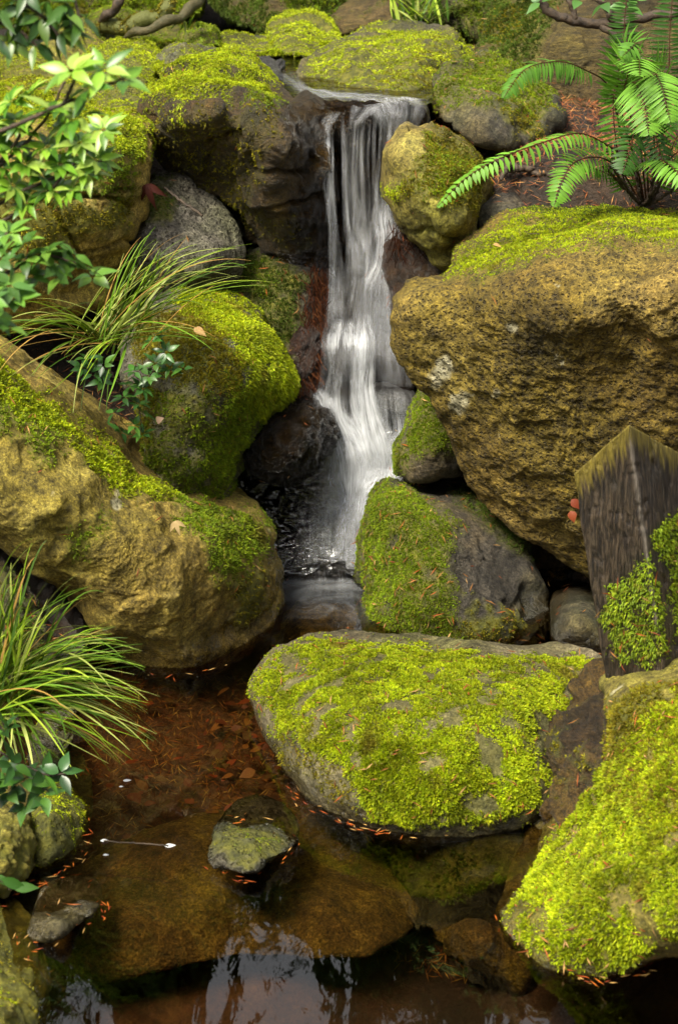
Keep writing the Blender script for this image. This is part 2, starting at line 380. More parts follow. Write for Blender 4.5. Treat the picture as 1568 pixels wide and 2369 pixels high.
# ------------------------------------------------------------------ rocks
ROCKS = {}
def rock(label, mat, out, ctrl, name='boulder', cat='boulder', b=.06, th=.35, n=4, ctr=None, fac=(3.5, .03), rough=(9, .012),
         moss=(), wet=(), dens=16000, ln=.0105, group=None, need=0, sink=0.0, res=1.0, crack=None, puff=.012, wetz=.035, fine=(30, .004), lich=()):
    out = np.asarray(out, float); ctr = np.asarray(ctr if ctr is not None else out.mean(0), float)
    seg = np.roll(out, -1, 0)-out; L = np.hypot(*seg.T); per = L.sum()
    nt = int(np.clip(per*677/W0/2.0*res, 70, 520)); cum = np.concatenate(([0], np.cumsum(L)))
    # round the traced corners slightly, then resample
    tt = np.linspace(0, per, nt, endpoint=False); i = np.clip(np.searchsorted(cum, tt, 'right')-1, 0, len(out)-1)
    o = out[i]+seg[i]*((tt-cum[i])/L[i])[:, None]
    for _ in range(max(1, nt//90)): o = .25*np.roll(o, 1, 0)+.5*o+.25*np.roll(o, -1, 0)
    rad = np.hypot(*(o-ctr).T).max()
    ns = int(np.clip(rad*677/W0/2.0*res, 20, 150)); nb = max(8, ns//5)
    f = rbf([(p[0]/300, p[1]/300) for p in ctrl], [p[2] for p in ctrl])
    s = 1-(1-np.linspace(.015, 1, ns))**1.15
    pr = ctr+(o-ctr)[:, None]*s[None, :, None]
    Y = f(pr.reshape(-1, 2)/300).reshape(nt, ns)+b*(1-(1-np.minimum(s, .9999)**n)**(1/n))[None]
    P = at(pr[..., 0], pr[..., 1], Y)
    edge = P[:, -1]; c0 = edge.mean(0); ph = np.linspace(0, math.pi/2, nb+1)[1:]
    bk = c0+(edge-c0)[:, None]*(np.cos(ph)**.7)[None, :, None]+np.array((0, 1, -.12))*th*np.sin(ph)[None, :, None]
    G = np.concatenate((P, bk), 1); nv = ns+nb; co = G.reshape(-1, 3)
    F = grid_faces(nt, nv, True)
    # close both poles
    co = np.concatenate((co, P[:, 0].mean(0)[None])); pole = len(co)-1; k = np.arange(nt)
    tri = np.stack((np.full(nt, pole), (k+1) % nt*nv, k*nv), -1)
    me = mesh(name, co, [F, tri], M[mat]); nrm = vnorm(me)
    if (nrm[k*nv+ns//2]@np.array((0, 1, .3))).mean() > 0: F = F[:, ::-1]; tri = tri[:, ::-1]; me = mesh(name, co, [F, tri], M[mat]); nrm = vnorm(me)
    sd = random.random()*50
    px = pix(co)
    msk = np.zeros(len(co)); ent = []
    gapn = fbm(co, 16, 4, seed=sd+7)
    wob = fbm(co, 11, 4, seed=sd)*34+fbm(co, 45, 3, seed=sd)*22
    for e in moss:
        e = dict(e); poly = e['poly']
        m = smooth(-24, 22, sdist(px, out if poly == 'all' else poly)*1.0+wob*e.get('wob', 1.0)-e.get('in_', 0)) if poly != 'all' else smooth(-14, 16, wob*e.get('wob', 1)+e.get('bias', 12))
        if 'nz' in e: m = m*smooth(e['nz']-.2, e['nz']+.2, nrm[:, 2])
        e['film'] = m*.4*e.get('cov', 1.0)
        m = m*smooth(-.34, .06, gapn+e.get('full', .22 if poly != 'all' else .42))
        e['m'] = m; ent.append(e); msk = np.maximum(msk, np.maximum(m*e.get('cov', 1.0), e['film']))
    D = facet(co, fac[0], sd)*fac[1]*.85+facet(co, fac[0]*3.1, sd+9)*fac[1]*.22+fbm(co, rough[0], 5, True, sd)*rough[1]*.6+fbm(co, fine[0], 4, False, sd)*fine[1]+fbm(co, 85, 3, True, sd)*(.0016+.18*fine[1])
    D = D*(1-.45*msk)+msk*puff*.65*(1+.9*fbm(co, 26, 2, seed=sd+3)+.7*fbm(co, 8, 2, seed=sd+9))
    if crack:
        for poly, dep in crack:
            for a, c in zip(poly[:-1], poly[1:]):
                a = np.asarray(a, float); c = np.asarray(c, float); e = c-a
                q = px+np.stack((fbm(co, 14, 3, seed=sd), fbm(co, 14, 3, seed=sd+40)), -1)*14
                t = np.clip(((q-a)@e)/(e@e), 0, 1); dd = np.hypot(*(q-a-t[:, None]*e).T); D = D-dep*np.exp(-(dd/4.5)**2)
    co = co+nrm*D[:, None]
    wv = smooth(wetz+.03, wetz-.02, co[:, 2]+.02*fbm(co, 12, 3))
    for p in wet: wv = np.maximum(wv, smooth(-12, 25, sdist(px, p)+wob))
    me.vertices.foreach_set('co', co.astype(np.float32).ravel()); me.update()
    lv = np.zeros(len(co))
    for x, y, r_ in lich: lv = np.maximum(lv, smooth(5, -5, np.hypot(px[:, 0]-x, px[:, 1]-y)-r_*(1+.03*wob)+gapn*9))
    fattr(me, 'moss', np.minimum(msk, 1)); fattr(me, 'wet', wv); fattr(me, 'lich', lv)
    nrm = vnorm(me); view = unit(np.array((0, 0, CAM_Z))-co)
    fr = smooth(-.55, -.1, (nrm*view).sum(1))
    parts = []
    for e in ent:
        w = e['m']**1.5*fr*(co[:, 2] > (-.01 if not sink else -9))
        r = tri_sample(me, w, lambda t: max(30, int(t*dens*2.3*e.get('d', 1.0))), co, nrm)
        if r is None: continue
        parts.append(tufts(r[0], r[1], ln*.74*e.get('l', 1.0), e.get('pal', 'lime'), e.get('bl', 6), e.get('droop', .15), e.get('up', .25), e.get('wr', .2)*.72, sd, r[2]))
    if need:
        r = tri_sample(me, fr*(.25+msk), int(need), co, nrm)
        if r: needles(r[0], r[1], lift=.010)
    base = co.min(0); og = (co[:, 0].mean(), co[:, 1].mean(), base[2])
    o_ = obj(name, me, origin=og); tag(o_, label, cat, group)
    if parts: moss_child(o_, parts)
    ROCKS[label] = (o_, co, nrm)
    return o_

# ------------------------------------------------------------------ the ground: one sheet
GP = [(-.6,1.9,-.42),(0,1.9,-.5),(.6,1.9,-.45),(-.2,2.5,-.34),(.3,2.6,-.38),(-.6,2.6,-.25),(0,3.0,-.26),(-.45,3.0,-.2),(.35,3.0,-.35),(-.35,3.4,-.16),(0,3.5,-.17),(.4,3.5,-.16),
      (0,4.0,-.12),(-.25,4.0,-.14),(0,4.3,-.15),(.35,4.1,-.1),(.05,4.75,-.05),(.1,5.1,1.08),(0,5.5,1.1),(0,6,1.15),(-.2,5.8,1.14),(.1,4.9,.3),
      (-.95,1.9,-.1),(-1.05,2.3,0),(-.8,2.7,-.12),(-1.0,3,.05),(-.9,3.45,.1),(-.7,3.75,.05),(-.75,4.1,.28),(-.5,4.25,.25),(-.95,4.3,.55),(-.6,4.75,.65),(-.95,4.8,.95),(-.6,5.2,1.05),(-1,5.6,1.12),(-.5,6,1.15),
      (.75,2.2,-.2),(.95,2.5,-.05),(.9,2.9,.05),(.75,3.3,-.1),(.5,3.9,-.12),(.6,3.7,-.12),(.7,4.1,-.1),(.9,3.8,-.05),(.5,4.3,0),(.35,4.6,.5),(.45,4.75,.95),(.6,4.6,.96),(.9,4.5,.97),(1.1,4.8,1.0),(.7,5,1.04),(1,5.3,1.08),(.35,5.1,1.05),(.5,5.6,1.15),
      (0,6.6,1.1),(-1,6.6,1.12),(1,6.5,1.1),(0,7.5,1.1),(-1,7.6,1.12),(1,7.6,1.1),(-2.5,7,1.5),(2.5,7,1.4),(0,9,1.5),(-3,9,2.3),(3,9,2.2),(-2,2,.3),(2,2,.25),(-2.2,4,.9),(2.2,4,.8),(-2.2,5.5,1.4),(2.2,5.5,1.3),(0,.8,-.3),(-1.2,.8,.1),(1.2,.8,.1),(0,-.5,.1),(-3,-1,.3),(3,-1,.3),(0,-4,.3),(0,14,2.6),(-6,12,2.6),(6,12,2.6),(-7,3,1.5),(7,3,1.5),(-7,-5,.4),(7,-5,.4)]
GP = np.array(GP, float); gf = rbf(GP[:, :2], GP[:, 2], 0)
def terrain(x, y):
    q = np.stack((x, y), -1); z = gf(q); far = np.maximum(np.hypot(x, y-4)-10, 0)
    return z*np.exp(-far/30)+1.5*(1-np.exp(-far/30))
a1 = np.concatenate((-np.geomspace(400, 1.5, 30), np.linspace(-1.45, 1.45, 150), np.geomspace(1.5, 400, 30)))
b1 = np.concatenate((-np.geomspace(300, 1, 14), np.linspace(-.9, 1.6, 14), np.linspace(1.62, 7.5, 300), np.geomspace(7.6, 400, 40)))
XX, YY = np.meshgrid(a1, b1, indexing='ij'); gx, gy = XX.ravel(), YY.ravel(); gz = terrain(gx, gy)
gP = np.stack((gx, gy, gz), -1); near = np.exp(-np.maximum(np.hypot(gx, gy-4)-4, 0)/3)
gP[:, 2] += near*(fbm(gP, 6, 4)*.03+fbm(gP, 30, 3)*.008)
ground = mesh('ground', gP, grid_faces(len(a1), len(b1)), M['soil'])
if ground.polygons[0].normal.z < 0: ground.flip_normals()
o = obj('ground', ground); o['kind'] = 'structure'

# ------------------------------------------------------------------ the boulders
# right bank: the big pitted boulder
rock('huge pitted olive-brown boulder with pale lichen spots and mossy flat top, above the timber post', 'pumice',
  [(1040,640),(1060,592),(1120,545),(1200,492),(1320,478),(1568,478),(1760,480),(1800,900),(1780,1450),(1560,1480),(1420,1420),(1370,1345),(1290,1285),(1215,1232),(1150,1180),(1095,1110),(1055,1060),(1045,1005),(1000,905),(960,855),(932,800),(918,735),(925,698),(965,678),(1010,660)],
  [(925,700,3.92),(1000,662,3.90),(1100,640,3.84),(1240,605,3.76),(1400,565,3.74),(1568,578,3.68),(1760,580,3.68),(1060,592,4.15),(1200,492,4.5),(1320,478,4.6),(1568,478,4.6),(1750,478,4.6),(1200,560,4.1),(1450,520,4.15),
   (960,850,3.98),(1050,1050,4.02),(1150,1180,4.0),(1370,1345,3.95),(1560,1480,3.95),(1780,1450,3.9),(1250,900,3.72),(1100,850,3.84),(1450,850,3.64),(1400,1100,3.74),(1200,1050,3.85),(1700,900,3.6),(1050,760,3.86)],
  ctr=(1330,880), lich=[(1030,832,14),(1026,858,16),(1040,845,12),(1072,918,18),(1060,935,15),(1150,905,10),(1020,880,8),(1180,760,8)], b=.10, th=.7, n=5, fac=(3.2, .03), rough=(10, .014), fine=(38, .009), dens=15000, ln=.009, need=50, puff=.008,
  moss=[dict(poly=[(1035,640),(1060,590),(1190,500),(1320,478),(1600,470),(1800,480),(1800,560),(1568,585),(1480,560),(1400,560),(1330,590),(1230,610),(1150,640),(1080,645)], pal='lime', d=.9, nz=.2, in_=2, wob=.8),
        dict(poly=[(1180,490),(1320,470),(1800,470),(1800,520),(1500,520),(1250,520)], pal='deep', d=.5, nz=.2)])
# the boulder right of the cascade foot
rock('dark boulder with a green moss coat on its left half, right of the cascade foot', 'darkgrey',
  [(838,1210),(850,1155),(885,1120),(930,1112),(1000,1118),(1080,1120),(1150,1170),(1215,1262),(1255,1350),(1282,1420),(1276,1502),(1180,1515),(1000,1512),(880,1500),(835,1465),(826,1400),(830,1300)],
  [(840,1210,4.2),(885,1120,4.25),(1000,1118,4.3),(1080,1120,4.3),(1150,1170,4.25),(1255,1350,4.05),(1280,1430,3.95),(1270,1520,3.9),(1000,1520,3.86),(850,1500,3.95),(826,1400,4.08),(830,1300,4.15),(1050,1262,3.95),(950,1300,3.92),(1000,1430,3.84),(1150,1400,3.86),(900,1180,4.05),(1010,1180,4.12),(870,1400,3.95)],
  b=.07, th=.3, fac=(4, .03), rough=(9, .014), need=260, dens=22000, ln=.009,
  moss=[dict(poly=[(835,1215),(850,1150),(890,1115),(960,1130),(1010,1180),(1060,1230),(1030,1300),(1060,1400),(1080,1480),(960,1500),(880,1470),(845,1400),(836,1300)], pal='green', d=1.1),
        dict(poly=[(1040,1130),(1100,1120),(1200,1240),(1260,1300),(1180,1260),(1100,1200)], pal='deep', d=.8),
        dict(poly=[(1000,1420),(1150,1400),(1250,1450),(1230,1500),(1050,1500)], pal='olive', d=.35, wob=2)],
  wet=[[(820,1280),(850,1300),(870,1500),(820,1500)], [(860,1450),(1290,1470),(1290,1530),(860,1530)]])
rock('smooth grey stone wedged between the dark boulder and the timber post', 'darkgrey',
  [(1268,1440),(1285,1405),(1330,1395),(1395,1396),(1440,1420),(1450,1510),(1395,1515),(1290,1508),(1272,1480)],
  [(1285,1405,3.95),(1395,1396,3.95),(1290,1508,3.82),(1395,1512,3.8),(1340,1440,3.78),(1440,1450,3.85)], name='stone', cat='stone', b=.05, th=.25, fac=(3, .008), rough=(8, .004), fine=(30, .001), need=10)
rock('black damp rock in the hollow under the huge pitted boulder', 'dark',
  [(1080,1150),(1140,1120),(1250,1180),(1380,1280),(1420,1400),(1390,1425),(1300,1412),(1230,1400),(1150,1300)],
  [(1080,1150,4.4),(1140,1120,4.45),(1390,1280,4.3),(1400,1420,4.15),(1250,1400,4.2),(1250,1290,4.2)], name='rock', cat='rock', b=.06, th=.3, moss=[dict(poly='all', bias=-14, pal='deep', d=.4)], dens=12000)
rock('small green moss-capped rock beside the foot of the fall, under the pitted boulder', 'darkgrey',
  [(918,1095),(922,1050),(950,1010),(962,960),(985,915),(1020,905),(1065,960),(1080,1040),(1060,1095),(990,1112),(940,1112)],
  [(918,1095,4.28),(950,1010,4.3),(985,915,4.35),(1060,960,4.3),(1060,1095,4.2),(940,1112,4.22),(990,1030,4.16)], name='rock', cat='rock', b=.06, th=.3, fac=(6, .02), dens=22000, ln=.009,
  moss=[dict(poly=[(915,1095),(922,1045),(950,1005),(965,950),(990,905),(1030,930),(1060,1010),(1050,1045),(985,1045),(940,1080)], pal='green', d=1.2)], need=10)

# centre foreground boulder
rock('broad rounded boulder thickly covered in bright yellow-green moss, in the middle of the pool', 'mossrock',
  [(580,1600),(590,1560),(640,1510),(700,1482),(800,1478),(900,1488),(1000,1493),(1150,1510),(1330,1518),(1398,1522),(1402,1565),(1362,1630),(1315,1690),(1296,1760),(1284,1850),(1240,1910),(1120,1950),(960,1960),(855,1935),(750,1885),(690,1830),(640,1750),(592,1680)],
  [(585,1620,3.38),(640,1510,3.50),(800,1478,3.62),(1000,1493,3.58),(1330,1518,3.52),(1400,1540,3.4),(1300,1740,3.16),(1280,1880,2.98),(1120,1950,2.90),(960,1960,2.90),(855,1935,2.93),(740,1880,3.0),(640,1740,3.2),
   (760,1640,3.14),(900,1600,3.20),(1050,1600,3.20),(1200,1640,3.14),(1200,1800,2.97),(1000,1800,2.93),(830,1800,2.98),(700,1700,3.12),(1050,1530,3.38),(850,1520,3.40)],
  b=.07, th=.25, n=3.2, fac=(3, .02), rough=(7, .008), dens=32000, ln=.0100, need=260, puff=.010,
  moss=[dict(poly=[(585,1600),(640,1515),(720,1480),(800,1495),(1000,1500),(1150,1520),(1340,1525),(1395,1530),(1340,1620),(1300,1680),(1240,1660),(1220,1730),(1260,1800),(1250,1870),(1120,1900),(950,1915),(860,1890),(800,1790),(700,1740),(640,1690)], pal='lime', d=1.0, wob=1.1, wr=.24, full=.04),
        dict(poly=[(760,1720),(860,1700),(1200,1740),(1270,1840),(1130,1900),(920,1910),(850,1870)], pal='lime', d=.55, wob=.6, l=1.25, wr=.24, full=.08),
        dict(poly=[(640,1690),(800,1760),(850,1880),(760,1850),(680,1780)], pal='olive', d=.25, cov=.3, wob=1.5)], wetz=.045)
# left big slab
rock('long slanting tan boulder with a moss ridge, its wet end resting in the pool', 'tan',
  [(-230,700),(-100,770),(0,832),(60,888),(140,948),(220,1030),(300,1092),(380,1130),(500,1178),(590,1198),(622,1242),(618,1275),(642,1330),(653,1388),(625,1445),(565,1505),(480,1545),(370,1560),(280,1535),(220,1470),(150,1380),(60,1290),(0,1245),(-120,1170),(-260,1050)],
  [(0,832,3.72),(140,948,3.75),(300,1092,3.85),(500,1178,3.98),(590,1198,4.0),(622,1250,4.0),(650,1388,3.93),(565,1505,3.80),(480,1545,3.70),(370,1560,3.66),(280,1535,3.66),(150,1380,3.62),(0,1245,3.5),(-200,1100,3.4),(-230,700,3.7),
   (60,1000,3.58),(200,1120,3.60),(350,1190,3.70),(480,1240,3.76),(540,1290,3.80),(530,1420,3.76),(350,1400,3.56),(250,1280,3.54),(100,1180,3.46),(0,1080,3.46),(420,1500,3.62),(590,1350,3.85)],
  ctr=(300,1240), lich=[(258,1068,14),(250,1100,12),(262,1170,12),(270,1150,9),(100,1480,10)], b=.09, th=.55, n=4.5, fac=(3, .035), rough=(7, .010), fine=(26, .006), dens=15000, ln=.0115, need=150, puff=.01,
  moss=[dict(poly=[(-230,700),(-100,765),(0,830),(130,940),(220,1025),(300,1090),(400,1135),(360,1165),(280,1160),(210,1090),(150,1010),(90,980),(0,930),(-230,850)], pal='lime', d=1.1, l=1.2),
        dict(poly=[(-200,760),(60,900),(160,1020),(120,1060),(40,1010),(-200,960)], pal='green', d=.6, wob=1.3),
        dict(poly=[(400,1140),(560,1190),(615,1220),(600,1290),(560,1330),(520,1350),(480,1270),(420,1220)], pal='green', d=1.0, wob=1.1),
        dict(poly=[(510,1340),(600,1310),(620,1400),(560,1430)], pal='olive', d=.3, wob=1.6),
        dict(poly=[(150,1230),(230,1180),(250,1230),(170,1280)], pal='green', d=.7, wob=1.3)],
  crack=[([(300,1180),(400,1150),(470,1190)], .006), ([(330,1470),(420,1440),(500,1380)], .005)],
  wet=[[(585,1235),(640,1290),(665,1390),(560,1520),(420,1570),(330,1560),(440,1500),(520,1440),(560,1350),(600,1290)]], wetz=.06)
rock('mossy brown rock tucked under the slanting tan boulder on the left edge', 'red',
  [(-200,1150),(-60,1210),(0,1255),(80,1350),(150,1420),(200,1500),(160,1580),(60,1600),(-200,1600)],
  [(-200,1150,3.5),(0,1255,3.6),(150,1420,3.6),(190,1500,3.55),(100,1600,3.42),(-200,1600,3.35),(0,1450,3.4)], name='rock', cat='rock', b=.05, th=.4, need=120,
  moss=[dict(poly=[(0,1300),(80,1420),(130,1560),(40,1600),(-40,1500)], pal='deep', d=.3, wob=2)])
# mid-left mossy boulder
rock('grey boulder with a bright moss mane on its right shoulder, behind the slanting tan boulder', 'grey',
  [(300,760),(350,705),(420,685),(490,680),(560,708),(620,758),(665,822),(684,885),(665,930),(612,962),(578,1012),(552,1085),(520,1185),(440,1190),(370,1160),(335,1075),(318,960),(285,860)],
  [(300,760,4.35),(420,685,4.42),(490,680,4.45),(560,708,4.45),(665,822,4.40),(684,885,4.36),(612,962,4.28),(552,1085,4.22),(520,1185,4.12),(370,1160,4.02),(320,960,4.1),(290,860,4.2),(430,800,4.12),(550,800,4.2),(600,880,4.18),(430,950,4.0),(520,930,4.05),(440,1080,4.0)],
  b=.08, th=.4, n=4.5, fac=(4, .03), rough=(9, .010), dens=21000, ln=.0115, need=60, puff=.008,
  moss=[dict(poly=[(400,690),(490,678),(560,700),(630,760),(690,880),(660,940),(600,970),(570,940),(560,860),(520,790),(460,740),(410,720)], pal='lime', d=1.4, l=1.25, droop=.4),
        dict(poly=[(520,860),(600,900),(620,950),(560,1040),(530,1130),(480,1170),(380,1120),(350,1060),(440,1050),(510,980)], pal='green', d=.9),
        dict(poly=[(310,760),(420,720),(500,760),(570,830),(560,930),(430,900),(320,850)], pal='olive', d=.8, wob=1.6), dict(poly=[(330,900),(480,900),(540,960),(480,1040),(360,1060)], pal='green', d=.3, wob=2.4),
        dict(poly=[(320,880),(380,900),(370,1010),(330,1010)], pal='olive', d=.4, wob=2)])
rock('shadowed mossy rock slab between the grey pitted stone and the root mat', 'darkgrey',
  [(470,650),(540,590),(620,570),(690,600),(735,640),(740,760),(730,860),(690,920),(640,900),(560,740)],
  [(470,650,4.72),(620,570,4.75),(735,640,4.68),(735,800,4.62),(690,920,4.5),(560,740,4.62),(640,720,4.6)], name='rock', cat='rock', b=.05, th=.4, fac=(5, .03), dens=17000, need=40,
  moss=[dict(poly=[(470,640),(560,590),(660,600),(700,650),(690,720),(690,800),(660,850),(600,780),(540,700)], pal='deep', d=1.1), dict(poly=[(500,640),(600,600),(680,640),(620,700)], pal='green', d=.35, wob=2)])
rock('round dark wet boulder left of the cascade, shining with spray', 'wet',
  [(562,1050),(575,1005),(610,965),(650,938),(710,932),(752,952),(780,1000),(765,1050),(720,1092),(670,1122),(610,1115),(575,1085)],
  [(562,1050,4.30),(610,965,4.36),(710,932,4.42),(780,1000,4.40),(720,1092,4.32),(610,1115,4.25),(660,1000,4.2),(700,1030,4.2),(620,1060,4.2)], b=.09, th=.3, n=3, fac=(5, .022), rough=(15, .022), fine=(45, .010), res=1.6, need=14)
# overhanging dark boulder, left of the fall
rock('dark brown overhanging boulder with a mossy cap, left of the upper fall', 'dark',
  [(333,248),(348,205),(395,165),(440,142),(510,134),(580,150),(640,190),(700,228),(742,262),(762,330),(765,450),(770,560),(745,622),(700,628),(640,585),(570,545),(545,490),(440,442),(385,402),(352,360),(342,300)],
  [(333,248,4.72),(395,165,5.0),(510,134,5.15),(640,190,4.98),(742,262,4.82),(765,400,4.76),(768,560,4.76),(745,622,4.74),(570,545,4.80),(440,442,4.78),(352,360,4.75),(400,255,4.56),(500,240,4.48),(590,262,4.52),(680,300,4.60),(480,330,4.62),(600,420,4.56),(650,340,4.48),(690,520,4.62),(560,400,4.66),(640,500,4.58)],
  b=.07, th=.4, fac=(4.5, .04), rough=(7, .014), fine=(30, .006), dens=19000, ln=.0115, need=24, puff=.016,
  moss=[dict(poly=[(330,262),(345,200),(395,160),(440,138),(520,130),(585,150),(630,190),(640,240),(600,235),(540,215),(490,215),(430,235),(390,220),(350,262)], pal='lime', d=1.2, droop=.5, l=1.1),
        dict(poly=[(345,250),(640,240),(640,330),(600,470),(700,560),(560,520),(440,430),(350,350)], pal='olive', d=.12, cov=.45, wob=2.2),
        dict(poly=[(400,225),(440,220),(430,275),(412,262)], pal='lime', d=1, droop=1, l=1.2, wob=.5), dict(poly=[(560,215),(620,230),(655,245),(610,262),(570,240)], pal='green', d=.9, l=1.2, droop=.7, wob=.8)],
  wet=[[(640,250),(780,260),(780,640),(690,640),(640,560),(700,420),(660,330)]],
  crack=[([(480,330),(560,300),(600,380),(700,400)], .02), ([(440,250),(500,330),(470,400)], .012), ([(600,480),(680,470),(760,440)], .015)])
rock('cracked tan block with vertical right edge and mossy shoulder, at the left edge', 'tan',
  [(-260,150),(0,200),(120,230),(240,268),(300,258),(345,285),(352,335),(342,400),(332,470),(302,545),(272,640),(240,690),(150,730),(0,770),(-260,760)],
  [(-260,150,4.7),(0,200,4.75),(240,268,4.72),(300,258,4.74),(350,300,4.60),(332,470,4.52),(272,640,4.45),(240,700,4.38),(0,770,4.22),(-260,760,4.2),(250,310,4.42),(290,350,4.40),(285,440,4.38),(265,560,4.34),(200,400,4.32),(100,300,4.36),(0,400,4.24),(100,600,4.22),(-200,400,4.2)],
  ctr=(140,470), b=.05, th=.5, n=6, fac=(4, .03), rough=(7, .014), dens=15000, ln=.011, need=60,
  moss=[dict(poly=[(-250,150),(0,195),(120,225),(240,262),(300,252),(350,290),(350,340),(320,375),(270,345),(230,320),(120,310),(-50,300),(-250,280)], pal='lime', d=1.2, l=1.15, droop=.4),
        dict(poly=[(150,300),(330,340),(310,400),(270,450),(220,460),(150,430),(60,400)], pal='green', d=.8, wob=1.3),
        dict(poly=[(0,420),(150,440),(240,470),(300,450),(280,520),(180,560),(60,600),(-100,560)], pal='olive', d=.45, wob=1.7)],
  crack=[([(120,455),(240,452),(300,435)], .03), ([(235,455),(275,470),(300,480)], .025), ([(60,430),(130,500),(180,590)], .025), ([(180,590),(290,555)], .02)])
rock('grey pitted stone leaning between the cracked block and the overhanging boulder', 'grey',
  [(300,640),(310,560),(330,480),(345,430),(368,404),(420,408),(480,440),(540,492),(562,545),(555,600),(520,660),(440,700),(350,700)],
  [(300,640,4.5),(345,430,4.66),(368,404,4.75),(480,440,4.76),(560,540,4.72),(520,660,4.6),(350,700,4.48),(430,540,4.52),(380,480,4.56),(480,600,4.5)], name='stone', cat='stone', b=.05, th=.3, fac=(5, .03), rough=(9, .012), fine=(40, .007), dens=14000, ln=.008, need=26,
  moss=[dict(poly=[(330,440),(395,425),(400,480),(370,515),(332,510)], pal='deep', d=1.0, wob=1.3)])
# right of the fall
rock('pointed olive boulder with moss on its right side, right of the upper fall', 'olive',
  [(893,405),(902,350),(920,308),(942,284),(1000,305),(1045,325),(1080,352),(1122,395),(1136,432),(1118,500),(1103,555),(1075,590),(1032,618),(990,592),(935,552),(912,515),(900,470)],
  [(893,405,4.52),(942,284,4.56),(1045,325,4.62),(1130,410,4.66),(1118,500,4.6),(1070,595,4.5),(1032,618,4.48),(935,552,4.5),(912,515,4.48),(960,350,4.44),(1040,400,4.44),(990,470,4.34),(1060,510,4.38),(1030,570,4.4)],
  b=.07, th=.4, fac=(4.5, .03), rough=(8, .012), dens=19000, ln=.010, need=40,
  moss=[dict(poly=[(1000,305),(1045,325),(1080,352),(1125,400),(1115,460),(1080,500),(1020,480),(1000,455),(960,460),(935,445),(960,400),(975,350)], pal='olive', d=.8, wob=.9), dict(poly=[(990,320),(1100,380),(1100,440),(1040,480),(985,450),(965,420)], pal='green', d=.8, wob=.9),
        dict(poly=[(900,440),(935,425),(950,440),(915,460)], pal='lime', d=1, wob=.6)],
  crack=[([(925,540),(1000,540),(1060,560)], .018)])
rock('small dark grey stone behind the pointed olive boulder', 'darkgrey',
  [(1108,530),(1120,485),(1150,455),(1195,446),(1232,458),(1240,480),(1200,510),(1165,540),(1120,552)],
  [(1108,530,4.6),(1150,455,4.7),(1232,460,4.72),(1165,540,4.55),(1170,490,4.58)], name='stone', cat='stone', b=.04, th=.2, fac=(6, .015), need=14)
rock('brown root-streaked rock face under the pointed boulder, right of the fall', 'red',
  [(885,560),(910,510),(980,560),(1030,600),(1045,650),(1000,690),(950,700),(925,760),(905,720),(890,650)],
  [(885,560,4.66),(910,510,4.7),(1030,600,4.58),(1000,690,4.45),(925,760,4.5),(940,620,4.55)], name='rock', cat='rock', b=.04, th=.3, fac=(9, .02), fine=(50, .012), need=50)
# fall rock: the wet face the water runs down
rock('tall black wet rock face that the waterfall runs down', 'wet',
  [(690,250),(735,245),(800,238),(900,236),(985,238),(1000,262),(985,330),(950,420),(940,520),(950,640),(945,760),(965,870),(975,960),(950,1080),(880,1180),(760,1180),(700,1080),(700,960),(735,880),(745,760),(752,640),(750,520),(745,420),(720,330)],
  [(690,250,4.95),(735,245,4.86),(985,238,4.86),(990,300,4.85),(750,300,4.80),(860,270,4.74),(950,420,4.86),(750,520,4.82),(850,450,4.80),(790,450,4.84),(900,560,4.80),(830,600,4.72),(760,640,4.78),(850,700,4.68),(760,760,4.74),(940,760,4.70),(800,790,4.66),(880,880,4.62),(940,910,4.58),(800,930,4.62),(965,960,4.66),(900,1000,4.62),(780,1050,4.62),(700,1080,4.6),(880,1180,4.5),(760,1180,4.5)],
  name='cliff', cat='cliff', b=.02, th=.35, n=8, fac=(7, .03), rough=(12, .014), fine=(40, .005), res=1.4, need=12)
rock('flat grey stone shelf crossing the fall near its foot', 'wetgrey',
  [(845,905),(870,890),(920,898),(955,920),(962,945),(925,952),(875,940),(850,925)],
  [(845,905,4.56),(920,898,4.6),(962,940,4.52),(875,940,4.5),(900,920,4.5)], name='stone', cat='stone', b=.02, th=.2, fac=(9, .012), need=4)
rock('low wet stone that the fall bounces on, in the middle of the white water', 'wet',
  [(755,800),(775,775),(830,772),(850,800),(848,850),(800,870),(760,850)], [(755,800,4.64),(800,775,4.66),(850,800,4.62),(800,865,4.58),(800,815,4.56)], name='stone', cat='stone', b=.04, th=.15, fac=(9, .012))
# behind: upper level
rock('broad mossy boulder at the top of the fall, right of the stream', 'darkgrey',
  [(690,170),(700,140),(735,108),(800,70),(870,46),(960,38),(1030,58),(1085,85),(1120,105),(1118,150),(1060,185),(1010,235),(950,245),(850,222),(760,220),(705,205)],
  [(690,170,5.45),(735,108,5.8),(870,46,6.1),(960,38,6.2),(1120,105,5.9),(1060,185,5.45),(1010,235,5.1),(950,245,4.95),(850,222,5.1),(760,220,5.15),(705,205,5.25),(850,130,5.42),(960,120,5.38),(800,170,5.28),(950,200,5.1),(1040,110,5.6)],
  b=.08, th=.5, n=4, fac=(3, .03), rough=(6, .02), dens=13000, ln=.014, need=60, puff=.018,
  moss=[dict(poly=[(695,165),(735,105),(870,45),(1030,60),(1115,105),(1090,160),(1020,225),(960,232),(860,212),(760,212),(700,195)], pal='lime', d=1.3), dict(poly=[(850,150),(1000,80),(1080,130),(1010,215),(880,205)], pal='olive', d=.8)],
  wet=[[(690,185),(850,205),(1000,235),(960,260),(690,215)]])
